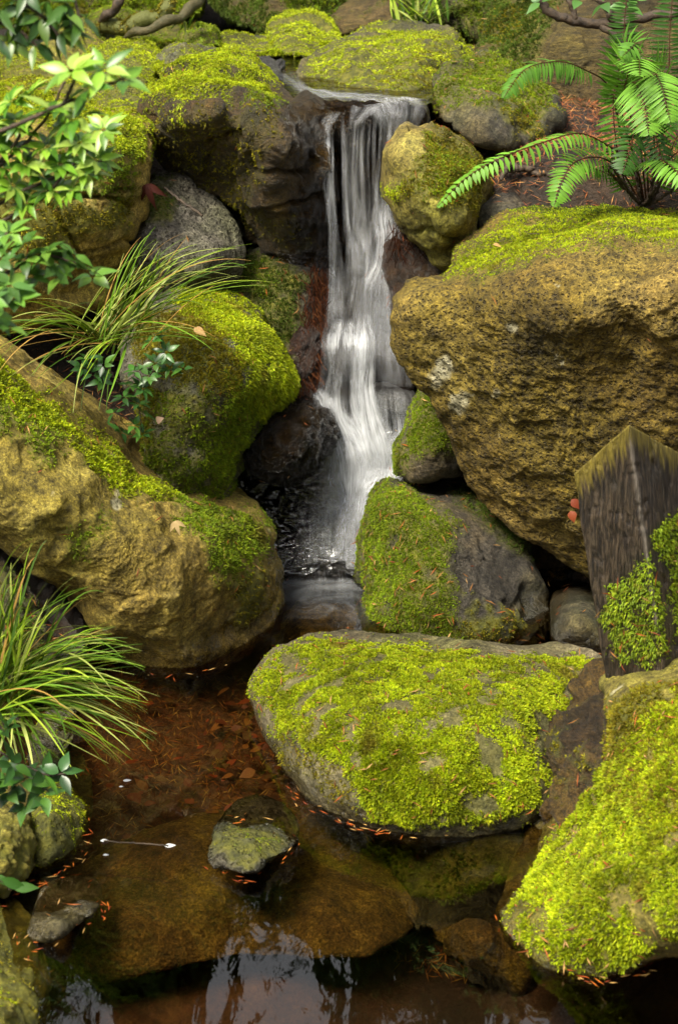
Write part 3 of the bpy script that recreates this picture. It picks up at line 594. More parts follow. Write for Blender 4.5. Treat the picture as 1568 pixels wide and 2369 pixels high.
rock('mossy lump with grey bare foot, behind the pointed boulder', 'darkgrey',
  [(1005,240),(1010,195),(1050,160),(1110,130),(1180,135),(1240,165),(1275,215),(1300,270),(1250,320),(1180,345),(1120,320),(1060,290),(1020,275)],
  [(1005,240,5.05),(1110,130,5.5),(1240,165,5.4),(1300,270,5.1),(1180,345,4.85),(1060,290,4.9),(1120,220,5.0),(1180,260,4.92)],
  b=.07, th=.4, fac=(5, .04), rough=(8, .02), dens=14000, ln=.011, need=90,
  moss=[dict(poly=[(1010,235),(1015,190),(1110,128),(1240,160),(1290,240),(1230,290),(1170,250),(1090,240)], pal='green', d=.9), dict(poly=[(1150,240),(1280,250),(1240,320),(1180,320)], pal='olive', d=.5, wob=1.6)])
rock('large dark brown boulder filling the back right corner', 'cliff',
  [(1110,60),(1150,0),(1200,-120),(1700,-160),(1800,100),(1780,380),(1600,395),(1400,320),(1300,290),(1200,200),(1120,130)],
  [(1110,60,6.0),(1200,-120,6.3),(1700,-160,6.3),(1800,380,5.5),(1400,320,5.35),(1200,200,5.6),(1300,100,5.55),(1450,150,5.5),(1600,200,5.45),(1120,130,5.8)],
  b=.12, th=.9, n=5, fac=(2.5, .06), rough=(4, .03), fine=(18, .015), dens=9000, ln=.015, need=50,
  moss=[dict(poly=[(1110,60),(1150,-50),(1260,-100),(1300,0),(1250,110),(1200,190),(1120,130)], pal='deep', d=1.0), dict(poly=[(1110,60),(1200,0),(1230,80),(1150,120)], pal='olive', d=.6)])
rock('mossy bank boulder in the far centre, above the small falls', 'darkgrey',
  [(820,20),(860,-60),(1000,-140),(1200,-140),(1230,20),(1160,90),(1100,100),(1000,60),(900,60)],
  [(820,20,6.8),(1000,-140,7.2),(1200,-140,7.2),(1160,90,6.3),(1000,60,6.5),(1050,-20,6.4),(900,60,6.6)], b=.12, th=.8, fac=(2.5, .06), dens=8000, ln=.017, need=40, moss=[dict(poly='all', bias=2, pal='deep', d=1), dict(poly=[(1050,0),(1200,-60),(1220,80),(1120,100)], pal='green', d=.8)])
rock('brown earthy rock under the far fringe of moss', 'cliff',
  [(830,-40),(1010,-60),(1040,60),(960,70),(860,60),(790,80),(760,40)], [(830,-40,7),(1010,-60,7),(960,70,6.5),(790,80,6.5),(880,20,6.6)], name='rock', cat='rock', b=.1, th=.5, dens=9000, moss=[dict(poly='all', bias=-12, pal='deep', d=.6)], need=30)
rock('dark mossy slope boulder at the top centre edge', 'cliff',
  [(480,-20),(520,-120),(860,-140),(900,0),(830,70),(760,80),(640,90),(560,60)], [(480,-20,7.2),(860,-140,7.4),(900,0,7),(760,80,6.6),(560,60,6.7),(680,0,6.7)], b=.12, th=.8, fac=(2.5, .05), dens=8000, ln=.018, need=60,
  moss=[dict(poly='all', bias=8, pal='deep', d=1), dict(poly=[(600,0),(800,-60),(860,20),(700,60)], pal='green', d=.5)])
rock('rounded lime-green moss hump just left of the upper stream', 'darkgrey',
  [(612,75),(625,45),(660,22),(720,20),(765,48),(790,85),(780,112),(720,120),(650,118),(615,100)], [(612,75,6.3),(660,22,6.6),(765,48,6.5),(790,100,6.05),(650,118,6.0),(700,70,6.1)], b=.1, th=.4, fac=(4, .03), dens=13000, ln=.016, moss=[dict(poly='all', bias=22, pal='lime', d=1.1)], need=20)
rock('low moss ledge joining the two humps above the stream', 'darkgrey',
  [(480,100),(520,72),(600,78),(700,85),(790,100),(800,130),(720,135),(620,128),(540,125)], [(480,100,6.2),(600,78,6.4),(790,100,6.2),(720,135,5.85),(540,125,5.9),(640,105,6.0)], b=.08, th=.4, dens=13000, ln=.014, moss=[dict(poly='all', bias=14, pal='lime', d=1.0)], need=20)
rock('small moss hump left of the lime-green hump', 'darkgrey',
  [(405,95),(420,60),(460,48),(500,60),(515,100),(480,120),(430,122)], [(405,95,6.1),(460,48,6.4),(515,100,6.1),(430,122,5.9),(460,88,5.95)], b=.08, th=.4, dens=12000, ln=.016, moss=[dict(poly='all', bias=18, pal='green', d=1.1)])
rock('bare grey-violet stone at the edge of the upper stream', 'wetgrey',
  [(560,150),(580,128),(620,120),(655,140),(665,165),(640,178),(600,180)], [(560,150,5.6),(620,120,5.75),(665,160,5.5),(600,180,5.35),(615,150,5.4)], name='stone', cat='stone', b=.05, th=.25, fac=(6, .02))
rock('flat stone with thin moss lying behind the overhanging boulder', 'grey',
  [(350,120),(400,98),(480,108),(560,112),(600,128),(560,150),(500,150),(430,160),(370,175),(350,150)], [(350,120,5.8),(480,108,5.9),(600,128,5.7),(500,150,5.4),(370,175,5.25),(450,130,5.45)], name='stone', cat='stone', b=.06, th=.3, dens=13000, ln=.012, moss=[dict(poly='all', bias=8, pal='lime', d=1, wob=1.2)], need=10)
rock('wide low boulder spread with yellow-green moss, left of the overhanging boulder', 'grey',
  [(180,150),(205,105),(260,85),(330,88),(370,115),(365,165),(345,210),(338,262),(290,272),(240,275),(200,230)], [(180,150,5.6),(260,85,6.0),(370,115,5.8),(345,210,5.15),(338,262,4.95),(240,275,4.9),(260,180,5.25),(300,150,5.4)], b=.07, th=.5, fac=(4, .03), dens=14000, ln=.0135, need=50,
  moss=[dict(poly='all', bias=20, pal='lime', d=1.0)])
rock('brown boulder with patchy moss beneath the upper left branches', 'olive',
  [(80,120),(110,70),(160,40),(210,60),(250,110),(240,150),(180,170),(120,160)], [(80,120,6),(160,40,6.4),(250,110,6),(180,170,5.6),(150,110,5.7)], b=.08, th=.4, dens=12000, ln=.015, moss=[dict(poly='all', bias=-3, pal='lime', d=1)], need=20)
rock('large moss-draped boulder at the top left edge', 'olive',
  [(-260,60),(-60,60),(60,100),(130,140),(210,200),(260,270),(230,320),(120,320),(0,320),(-260,300)], [(-260,60,6),(0,80,6),(130,140,5.7),(260,270,5.0),(120,320,4.8),(-260,300,4.7),(50,200,5.1),(150,230,5.05)], b=.08, th=.6, fac=(3, .05), dens=12000, ln=.0135, need=60,
  moss=[dict(poly='all', bias=16, pal='lime', d=.7), dict(poly=[(-250,120),(100,160),(230,280),(-100,300)], pal='olive', d=.9)])
rock('mossy boulder at the back of the top left corner', 'cliff',
  [(180,40),(240,10),(330,30),(420,40),(440,90),(380,110),(300,100),(220,100),(180,90)], [(180,40,6.8),(330,30,6.9),(440,90,6.3),(220,100,6.2),(300,60,6.4)], b=.08, th=.5, dens=10000, ln=.018, moss=[dict(poly='all', bias=14, pal='green', d=1)], need=20)
rock('dim mossy boulder rising out of the top left corner', 'cliff',
  [(-200,-20),(-100,-140),(300,-160),(480,-80),(460,30),(330,50),(180,60),(0,90),(-200,100)], [(-200,-20,7.4),(300,-160,7.8),(460,30,7),(180,60,6.8),(-200,100,6.9),(150,-30,7)], b=.12, th=.8, fac=(2.5, .05), dens=7000, ln=.02, moss=[dict(poly='all', bias=14, pal='green', d=1)], need=20)
# right foreground
rock('big right foreground boulder draped in long yellow-green moss, dipping into the pool', 'olive',
  [(1415,1615),(1445,1575),(1510,1530),(1568,1478),(1700,1400),(1850,1500),(1850,2150),(1700,2200),(1568,2225),(1450,2262),(1360,2262),(1265,2232),(1190,2170),(1160,2128),(1180,2085),(1240,2010),(1300,1945),(1352,1880),(1398,1800),(1425,1720),(1430,1660)],
  [(1395,1600,3.0),(1510,1530,3.1),(1568,1478,3.15),(1700,1400,3.2),(1850,1500,3.0),(1850,2150,2.4),(1568,2225,2.46),(1450,2262,2.45),(1360,2262,2.46),(1265,2232,2.48),(1160,2128,2.62),(1240,2010,2.78),(1330,1870,2.88),(1400,1690,2.96),
   (1480,1650,2.82),(1450,1800,2.72),(1500,2000,2.50),(1350,2000,2.62),(1350,2120,2.52),(1568,2150,2.36),(1640,1800,2.58),(1560,1560,2.95)],
  ctr=(1500,1900), b=.06, th=.35, n=3.5, fac=(3.5, .03), rough=(7, .012), dens=27000, ln=.0118, need=260, puff=.012,
  moss=[dict(poly=[(1440,1740),(1490,1660),(1568,1610),(1850,1600),(1850,2100),(1600,2130),(1540,2170),(1450,2235),(1370,2240),(1270,2210),(1165,2125),(1240,2010),(1330,1875),(1390,1760)], pal='lime', d=1.05, wob=.9, wr=.24, full=.10),
        dict(poly=[(1400,1650),(1560,1570),(1850,1600),(1850,1900),(1550,1950),(1400,1850)], pal='olive', d=.45, wob=1.2)],
  wetz=.04)
rock('brown knobbly wet rock between the centre boulder and the big right foreground boulder', 'dark',
  [(1283,1810),(1290,1740),(1322,1680),(1355,1615),(1405,1590),(1455,1625),(1450,1720),(1410,1820),(1350,1900),(1315,1940),(1290,1900)],
  [(1283,1810,3.02),(1322,1680,3.10),(1405,1590,3.12),(1455,1640,2.98),(1410,1820,2.84),(1315,1940,2.92),(1360,1740,2.88)], name='rock', cat='rock', b=.06, th=.2, fac=(9, .05), rough=(14, .03), fine=(34, .012), need=24, moss=[dict(poly='all', bias=-16, pal='olive', d=.5, wob=1.6)])
# left foreground
rock('rounded knoll of bright moss beside the pool at the left edge', 'grey',
  [(35,1830),(50,1785),(90,1762),(140,1765),(185,1810),(212,1870),(214,1930),(180,1985),(120,2030),(60,2030),(40,1930)],
  [(35,1830,3.05),(90,1762,3.2),(185,1810,3.12),(214,1930,2.92),(120,2030,2.78),(60,2030,2.78),(120,1880,2.88)], b=.07, th=.25, n=3, fac=(4, .015), dens=22000, ln=.011, need=80,
  moss=[dict(poly='all', bias=26, pal='lime', d=1.1)], wetz=.02)
rock('tan stone with thin moss left of the bright moss knoll', 'olive',
  [(-160,1880),(-60,1810),(20,1822),(60,1870),(80,1950),(72,2030),(20,2070),(-160,2090)], [(-160,1880,2.95),(0,1815,3.0),(80,1950,2.8),(20,2070,2.68),(-160,2090,2.62),(0,1950,2.72)], name='stone', cat='stone', b=.06, th=.3, dens=15000, ln=.009, moss=[dict(poly='all', bias=-2, pal='olive', d=.8, wob=1.5)], need=24)
rock('blurred mossy hump in the bottom left corner', 'olive',
  [(-200,2140),(-60,2150),(20,2190),(70,2250),(105,2330),(110,2420),(60,2520),(-200,2520)], [(-200,2140,2.5),(20,2190,2.5),(105,2330,2.36),(60,2520,2.2),(-200,2520,2.15),(0,2330,2.28)], b=.06, th=.3, dens=17000, ln=.011, moss=[dict(poly='all', bias=20, pal='olive', d=.8), dict(poly=[(-100,2150),(60,2230),(60,2330),(-100,2350)], pal='lime', d=.7)], need=26)
rock('small dark mossy rock under the lower grass clump', 'grey',
  [(55,1740),(75,1700),(120,1688),(160,1705),(168,1745),(140,1775),(80,1780)], [(55,1740,3.25),(120,1688,3.32),(168,1745,3.22),(80,1780,3.15),(110,1735,3.16)], name='rock', cat='rock', b=.05, th=.2, dens=17000, ln=.009, moss=[dict(poly='all', bias=-4, pal='green', d=.8)], need=12)
rock('small speckled rock capped with light moss, standing alone in the pool', 'grey',
  [(478,1990),(490,1930),(520,1900),(570,1890),(620,1892),(670,1910),(697,1935),(690,1965),(640,1995),(600,2032),(560,2036),(510,2015)],
  [(478,1990,2.81),(490,1930,2.88),(570,1890,2.98),(670,1910,2.95),(697,1935,2.90),(640,1995,2.79),(575,2036,2.735),(510,2015,2.76),(590,1950,2.82)], name='rock', cat='rock', b=.05, th=.18, n=3, fac=(8, .012), rough=(14, .006), dens=17000, ln=.008, need=22,
  moss=[dict(poly=[(520,1930),(570,1905),(650,1915),(675,1940),(620,1960),(570,1985),(500,1960)], pal='green', d=.9, wob=1.2), dict(poly=[(490,1940),(560,1900),(690,1920),(640,1990),(520,2000)], pal='olive', d=.35, wob=1.8), dict(poly=[(560,1930),(650,1925),(600,1975)], pal='lime', d=.5, wob=.8)], wetz=.03)
rock('low wet rock barely breaking the water near the bottom left', 'mossrock',
  [(55,2160),(70,2110),(130,2085),(190,2080),(235,2090),(215,2120),(170,2155),(120,2185),(75,2190)], [(55,2160,2.583),(130,2085,2.70),(235,2090,2.69),(120,2185,2.55),(140,2130,2.58)], name='rock', cat='rock', b=.03, th=.15, n=3, fac=(7, .01), need=22)
# under water
rock('wide silted slab lying under the water across the lower pool', 'sunk',
  [(60,2200),(110,2090),(230,2010),(420,1950),(650,1925),(850,1920),(930,1960),(950,2040),(975,2090),(960,2150),(860,2215),(700,2225),(560,2215),(400,2245),(240,2275),(110,2275)],
  [(70,2190,2.7),(240,2000,3.0),(650,1925,3.25),(1000,1960,3.2),(975,2090,2.95),(860,2240,2.75),(560,2170,2.82),(240,2270,2.68),(500,2060,2.86),(750,2080,2.84),(300,2150,2.74)], name='slab', cat='slab', b=.03, th=.3, n=6, fac=(3, .015), rough=(6, .006), fine=(26, .005), sink=1, wetz=-5, moss=[])
rock('sunken mossy rock below the front of the bright centre boulder', 'sunkgreen',
  [(905,1930),(960,1900),(1290,1880),(1300,1960),(1240,2020),(1130,2060),(1020,2080),(950,2075)], [(905,1930,3.1),(1290,1880,3.1),(1240,2020,2.9),(1020,2080,2.86),(1100,1970,2.92)], name='rock', cat='rock', b=.04, th=.2, sink=1, wetz=-5, dens=14000, ln=.012, moss=[dict(poly='all', bias=-2, pal='deep', d=.8)])
rock('amber sunken stone just below the swirling water at the cascade foot', 'sunk',
  [(640,1440),(700,1400),(800,1395),(850,1430),(840,1500),(700,1540),(620,1500)], [(640,1440,4.15),(800,1395,4.25),(840,1500,4.0),(620,1500,4.0),(720,1460,4.0)], name='stone', cat='stone', b=.04, th=.2, sink=1, wetz=-5)
rock('brown sunken stone in the lower right of the pool', 'sunk',
  [(975,2120),(1030,2085),(1150,2090),(1240,2200),(1200,2290),(1080,2240),(1000,2190)], [(975,2120,3.0),(1150,2090,3.0),(1240,2200,2.85),(1080,2240,2.85),(1100,2160,2.84)], name='stone', cat='stone', b=.04, th=.2, sink=1, wetz=-5)

# ------------------------------------------------------------------ water
def sheet(name, poly, zf, mat, step=.03):
    """flat water sheet over a polygon of measured points, at height z"""
    P = np.array([onz(x, y, zf) for x, y in poly]); me = mesh(name, P, np.arange(len(P))[None], mat)
    if me.polygons[0].normal.z < 0: me.flip_normals()
    return me
wx, wy = np.meshgrid(np.linspace(-1.6, 1.6, 40), np.linspace(.6, 4.42, 60), indexing='ij')
wp = np.stack((wx.ravel(), wy.ravel(), np.zeros(wx.size)), -1)
me = mesh('pool_water', wp, grid_faces(40, 60), M['pool'])
if me.polygons[0].normal.z < 0: me.flip_normals()
o = obj('pool_water', me); o['kind'] = 'structure'
me = sheet('stream_water', [(560,205),(600,172),(640,140),(700,118),(800,120),(1000,150),(1000,236),(985,243),(900,243),(800,247),(740,252),(700,246),(650,225)], 1.195, M['stream'])
o = obj('stream_water', me); o['kind'] = 'structure'

def surf(name, rows, nu, nv, mat, bump=None, dens=None, parent=None):
    """lofted surface. rows: [(xl, yl, Yl, xr, yr, Yr, density)] from top to bottom, smooth between"""
    rows = np.array(rows, float); k = np.linspace(0, len(rows)-1, nv); i = np.clip(k.astype(int), 0, len(rows)-2); t = k-i
    g = lambda j: rows[np.clip(j, 0, len(rows)-1)]
    p0, p1, p2, p3 = g(i-1), g(i), g(i+1), g(i+2); tt = t[:, None]
    rr = .5*((2*p1)+(-p0+p2)*tt+(2*p0-5*p1+4*p2-p3)*tt**2+(-p0+3*p1-3*p2+p3)*tt**3)
    A = at(rr[:, 0], rr[:, 1], rr[:, 2]); B = at(rr[:, 3], rr[:, 4], rr[:, 5]); u = np.linspace(0, 1, nu)
    G = A[None]+(B-A)[None]*u[:, None, None]; L = np.concatenate(([0], np.cumsum(np.linalg.norm(np.diff((A+B)/2, axis=0), axis=1))))
    wid = np.linalg.norm(B-A, axis=1)
    co = G.reshape(-1, 3); uv = np.stack(((u[:, None]-.5)*wid.mean()+0*L[None], 0*u[:, None]+L[None]), -1).reshape(-1, 2)
    F = grid_faces(nu, nv); me = mesh(name, co, F, mat); nr = vnorm(me)
    if nr[:, 1].mean() > 0: me.flip_normals(); nr = -nr
    if bump is not None: co = co+nr*bump(co)[:, None]; me.vertices.foreach_set('co', co.astype(np.float32).ravel()); me.update()
    uvset(me, uv+random.random()*3); fattr(me, 'ue', np.repeat(u, nv)); fattr(me, 'dens', np.tile(rr[:, 6], nu))
    return me
def strand(name, pts, mat='veil', nu=14, nv=90, bump=None):
    """pts: [(x, y, Y, width_px, density)] down the middle of one thread of water"""
    return surf(name, [(x-w/2, y, Y-.02, x+w/2, y, Y-.02, d*1.15) for x, y, Y, w, d in pts], nu, nv, M[mat], bump or (lambda c: .012*fbm(c, 9, 3)))
rip = lambda c: fbm(c, 30, 3, True)*.010+fbm(c, 12, 2)*.012
# rippled chute below the fall
ch = surf('chute_water', [(690,1020,4.60,960,1000,4.60,1),(590,1085,4.50,925,1080,4.52,1),(520,1160,4.44,870,1150,4.46,1),(530,1230,4.38,850,1230,4.38,1),(600,1300,4.31,850,1290,4.32,1),(610,1325,4.24,860,1325,4.24,1),(610,1340,4.18,860,1340,4.18,1)], 200, 220, M['chute'],
          lambda c: (1-2*np.abs(fbm(c*np.array((.8, 1, 1.7)), 13, 2)))*.028+fbm(c, 36, 2)*.005)
o = obj('chute_water', ch); o['kind'] = 'structure'
rock('black bedrock apron under the rippled chute', 'wet', [(520,1160),(600,1060),(700,1000),(960,990),(960,1100),(880,1180),(870,1345),(620,1345),(520,1260)],
     [(520,1160,4.52),(700,1000,4.72),(960,990,4.72),(870,1345,4.34),(620,1345,4.32),(520,1260,4.42),(720,1160,4.50)], name='bedrock', cat='rock', b=.01, th=.3, n=8, fac=(5, .01), rough=(9, .005))
fall = empty('waterfall', at(830, 1000, 4.6)); fall['kind'] = 'structure'; fall['label'] = 'thin silky waterfall dropping from the upper stream over black rock'
ST = [
 [(775,244,4.92,56,.3),(766,262,4.78,46,.6),(752,300,4.745,26,.8),(757,340,4.735,22,1.4),(764,420,4.725,22,1.5),(768,500,4.72,25,1.3),(773,560,4.71,30,1.1),(778,620,4.70,38,.8),(776,700,4.66,44,.6),(770,770,4.62,54,.0)],
 [(850,228,4.92,50,.9),(845,250,4.76,70,.8),(822,285,4.71,34,.45),(810,330,4.73,34,.35),(808,420,4.75,34,.45),(812,500,4.73,44,.5),(824,560,4.70,50,.6),(835,620,4.66,80,.3),(835,680,4.63,90,0)],
 [(840,285,4.70,26,.0),(838,330,4.73,28,.6),(834,430,4.75,30,.45),(836,520,4.73,38,.35),(842,570,4.70,44,.5),(850,640,4.67,60,0)],
 [(900,228,4.92,150,1.0),(915,248,4.74,150,.75),(920,290,4.70,105,.28),(914,350,4.70,74,.3),(898,430,4.70,60,.42),(892,500,4.69,66,1.1),(896,550,4.67,66,1.5),(890,610,4.65,70,1.5),(880,660,4.63,110,.8),(876,740,4.62,130,.5),(880,840,4.58,130,.0)],
 [(868,520,4.70,60,.0),(866,590,4.67,120,.5),(862,680,4.64,160,.55),(858,760,4.62,180,.5),(860,840,4.57,180,.35),(880,900,4.55,150,.0)],
 [(800,735,4.63,70,.0),(800,757,4.61,100,1.0),(800,782,4.53,116,1.8),(800,820,4.50,118,1.1),(798,880,4.50,124,1.0),(798,925,4.50,150,1.5),(808,970,4.49,170,1.9),(828,1010,4.48,190,1.8),(845,1060,4.46,200,1.5),(845,1120,4.44,180,1.3),(835,1180,4.40,150,1.0),(822,1250,4.34,130,.6),(815,1318,4.27,130,.5)],
 [(842,725,4.62,30,.0),(842,755,4.59,40,1.2),(844,785,4.52,54,2.0),(842,850,4.50,56,2.0),(840,910,4.49,62,2.2),(848,970,4.47,84,2.1),(862,1030,4.45,110,1.5),(872,1090,4.44,100,1.3),(850,1160,4.41,100,.8),(830,1250,4.34,90,0)],
 [(905,895,4.52,60,.0),(905,920,4.50,100,.6),(908,950,4.49,100,.8),(912,1000,4.48,110,1.2),(905,1050,4.46,120,1.6),(890,1100,4.44,110,1.4),(866,1150,4.42,90,1.2),(840,1220,4.36,80,0)],
 [(950,975,4.50,30,.0),(945,995,4.50,50,1.0),(925,1030,4.47,80,1.4),(900,1080,4.45,100,1.4),(868,1140,4.42,90,1.0),(850,1200,4.39,80,0)],
 [(735,895,4.58,30,.0),(740,910,4.56,46,1.1),(762,945,4.52,64,2.0),(790,985,4.49,90,2.0),(808,1040,4.47,130,1.5),(806,1100,4.45,150,1.1),(800,1180,4.41,160,.7),(790,1310,4.28,150,.4)],
 [(900,640,4.62,34,.0),(905,700,4.61,50,.4),(908,830,4.58,80,.5),(905,895,4.55,100,.2)],
 [(790,1060,4.47,130,.0),(780,1110,4.45,170,.5),(770,1180,4.41,200,.5),(765,1250,4.35,200,.4),(760,1318,4.28,180,.45)],
 [(885,940,4.50,26,.6),(885,980,4.49,30,.9),(885,1010,4.48,40,0)],[(920,940,4.50,18,.6),(920,1000,4.49,24,.9),(920,1030,4.48,30,0)],
]
for x0, y0, x1, y1, w_, d_ in ((790,262,800,560,9,1.0),(800,300,803,600,6,.8),(818,262,818,590,7,.9),(826,285,826,540,5,.9),(842,258,838,560,8,1.0),(856,262,848,580,6,.8),(868,256,856,600,9,.7),(884,252,866,560,6,.9),(905,250,880,600,10,.8),(925,252,892,560,7,.9),(940,256,900,520,9,.8),(760,280,764,600,7,1.2),(770,300,775,640,5,1.0),(750,300,758,520,5,.9),(895,540,868,760,8,.8),(850,560,846,750,7,.9),(820,590,822,770,6,.7),(900,620,905,880,6,.7),(918,700,915,890,6,.6)):
    n_ = 6; k_ = np.linspace(0, 1, n_); j_ = rng.normal(size=n_)*2.2
    ST.append([(x0+(x1-x0)*t+j, y0+(y1-y0)*t, 4.79 if t == 0 and y0 < 300 else 4.74-(y0+(y1-y0)*t-300)/500*.14, w_*(1+1.2*t), d_*.45*(0 if t in (0, 1) else .7+.5*rng.random())) for t, j in zip(k_, j_)])
ft = [(640+k*4, y, float(onz(740, y, .006)[1]), 850, y, float(onz(740, y, .006)[1]), d) for k, (y, d) in enumerate(((1303, .5), (1316, 1.3), (1328, .9), (1345, .5), (1372, .22), (1400, 0)))]
child('foam', surf('foam', ft, 50, 30, M['veil']), fall)
for pts in ST:
    child('water_strand', strand('water_strand', pts), fall)
lip = surf('water_lip', [(625,180,5.35,690,170,5.35,.25),(670,205,5.15,720,205,5.1,.7),(700,232,4.97,850,222,5.0,1.0),(725,246,4.86,985,236,4.92,1.0),(735,254,4.80,985,246,4.86,.9)], 60, 60, M['veil'], lambda c: .008+.008*fbm(c, 14, 3))
child('water_lip', lip, fall)

# ------------------------------------------------------------------ post
def timber_post():
    A = at(1465, 1020, 3.02)
    # square post seen corner-on, leaning a little; top cut to a ridge that runs back from the near corner
    yaw = R(35); lean = at(1540, 1560, 3.06)-at(1452, 1000, 3.06)
    base = at(1548, 1640, 3.02); top = at(1455, 982, 3.02); ax = top-base; h = np.linalg.norm(ax); az = ax/h
    e1 = unit(np.array((-math.cos(yaw), math.sin(yaw), 0))); e2 = unit(np.array((math.sin(yaw), math.cos(yaw), 0))*1.0)
    e1 = unit(e1-az*(e1@az)); e2 = unit(e2-az*(e2@az)); w1, w2 = .138, .19
    nu, nv = 44, 150; pts = []; mo = []
    per = [(0, 0), (1, 0), (1, 1), (0, 1)]; G = []
    for s in range(4):
        a, b = per[s], per[(s+1) % 4]
        for i in range(nu):
            t = i/nu; G.append((a[0]+(b[0]-a[0])*t, a[1]+(b[1]-a[1])*t))
    G = np.array(G); n = len(G)
    drop = .112*G[:, 0]+.139*G[:, 1]
    v = np.linspace(0, 1, nv); co = np.empty((n, nv, 3)); ms = np.empty((n, nv))
    for i in range(n):
        hh = h-drop[i]; co[i] = base+e1*G[i, 0]*w1+e2*G[i, 1]*w2+az[None]*(v*hh)[:, None]
        ms[i] = smooth(.055, .020, (1-v)*hh+.012*math.sin(i*2.1)+.01*math.sin(i*.7))
    c = co.reshape(-1, 3); ctr = base+e1*w1/2+e2*w2/2
    q = c-ctr; q = q-az*(q@az)[:, None]; out = unit(q)
    g = fbm(np.stack((c@e1*60, c@e2*60, c@az*2.2), -1), 1, 3)
    c = c+out*(g*.0034+fbm(c, 9, 2)*.005+smooth(-.1, -.6, fbm(c, 22, 3))*-.006)[:, None]
    cap = co[:, -1].mean(0); c = np.concatenate((c, cap[None])); F = grid_faces(n, nv, True); k = np.arange(n)
    tri = np.stack((np.full(n, len(c)-1), k*nv+nv-1, (k+1) % n*nv+nv-1), -1)
    me = mesh('timber_post', c, [F, tri], M['wood'], True)
    if (vnorm(me)[:n*nv]*out).sum(1).mean() < 0: me.flip_normals()
    fattr(me, 'moss', np.append(ms.ravel(), .9))
    ed = np.minimum(np.hypot((G[:, 0])*w1, G[:, 1]*w2), 1)
    ee = smooth(.010, .002, ed)[:, None]*np.ones(nv)[None]; ee = np.append(ee.ravel(), 0)*smooth(-.35, .1, fbm(c*np.array((1, 1, .3)), 14, 3)); fattr(me, 'worn', ee)
    no = vnorm(me); P = pix(c); wob = fbm(c, 16, 5)*34; parts = []
    for poly, d in (([(1400,1380),(1430,1330),(1500,1290),(1525,1330),(1530,1420),(1540,1500),(1500,1540),(1440,1530),(1400,1470),(1385,1430)], 1), ([(1510,1225),(1560,1190),(1660,1200),(1660,1560),(1585,1560),(1560,1440),(1540,1330)], 1)):
        m = smooth(-12, 14, sdist(P, poly)+wob)*(no[:, 1] < .1)
        r = tri_sample(me, m, lambda t: int(t*48000), c, no)
        if r: parts.append(tufts(r[0], r[1], .0075, 'green', 6, .5, .2, .17, size=r[2])); k_ = rng.choice(len(r[0]), min(24, len(r[0])), False); needles(r[0][k_], r[1][k_], lift=.014)
    o = obj('timber_post', me, origin=tuple(base)); tag(o, 'thick weathered square timber post with an angled top, moss growing on its lower half', 'post')
    moss_child(o, parts)
timber_post()

# ------------------------------------------------------------------ plants
def bez(p0, p1, p2, t): t = t[:, None]; return (1-t)**2*p0+2*t*(1-t)*p1+t*t*p2
GREENS = np.array([(.11, .22, .012), (.20, .33, .015), (.06, .13, .01), (.30, .40, .03), (.38, .44, .10)])
def blade(p0, p1, p2, w, col, n=14):
    t = np.linspace(0, 1, n); c = bez(p0, p1, p2, t); d = unit(np.gradient(c, axis=0)); s = unit(np.cross(d, np.array((0, 0, 1.))+.25*rng.normal(size=3)))
    up = np.cross(s, d); ww = w*np.minimum(1, .35+t*3)*(1-t**2.2)[:, ] + .0003
    L = c-s*ww[:, None]+up*ww[:, None]*.35; Rr = c+s*ww[:, None]+up*ww[:, None]*.35
    v = np.stack((L, c, Rr), 1).reshape(-1, 3); F = []
    i = np.arange(n-1); F = np.concatenate((np.stack((i*3, i*3+1, i*3+4, i*3+3), -1), np.stack((i*3+1, i*3+2, i*3+5, i*3+4), -1)))
    return v, F, np.tile(col, (len(v), 1))*(.9+.25*t.repeat(3))[:, None]
def join(parts):
    V_, F_, C_ = [], [], []; k = 0
    for v, f, c in parts: V_.append(v); F_.append(np.asarray(f)+k); C_.append(c); k += len(v)
    return np.concatenate(V_), np.concatenate(F_), np.concatenate(C_)
def grass(label, roots, tips, n, w=.0035, arch=.12, dead=.08):
    """roots: (x, y, Y, jitter m); tips: [(x, y, Y, jitter_px, weight)]"""
    parts = []; r0 = at(*roots[:3]); wt = np.array([t[4] for t in tips], float); wt /= wt.sum()
    for _ in range(n):
        k = rng.choice(len(tips), p=wt); t = tips[k]; j = rng.normal(size=3)*roots[3]*np.array((1, 1, .25))
        tp = at(t[0]+rng.normal()*t[3], t[1]+rng.normal()*t[3]*.7, t[2]+rng.normal()*.06)
        p0 = r0+j; L = np.linalg.norm(tp-p0); m = p0+(tp-p0)*rng.uniform(.4, .62)+np.array((0, 0, 1))*L*rng.uniform(.5, 1.3)*arch*2.4+rng.normal(size=3)*L*.05
        col = GREENS[rng.integers(0, 5)]*rng.uniform(.55, 1.15)
        if rng.random() < dead: col = np.array((.42, .25, .06))*rng.uniform(.6, 1.1)
        parts.append(blade(p0, m, tp, w*rng.uniform(.6, 1.2), col))
    v, f, c = join(parts); me = mesh('grass_clump', v, f, M['blade']); cattr(me, c)
    o = obj('grass_clump', me, origin=tuple(r0)); tag(o, label, 'grass clump', 'clumps of arching grass'); return o
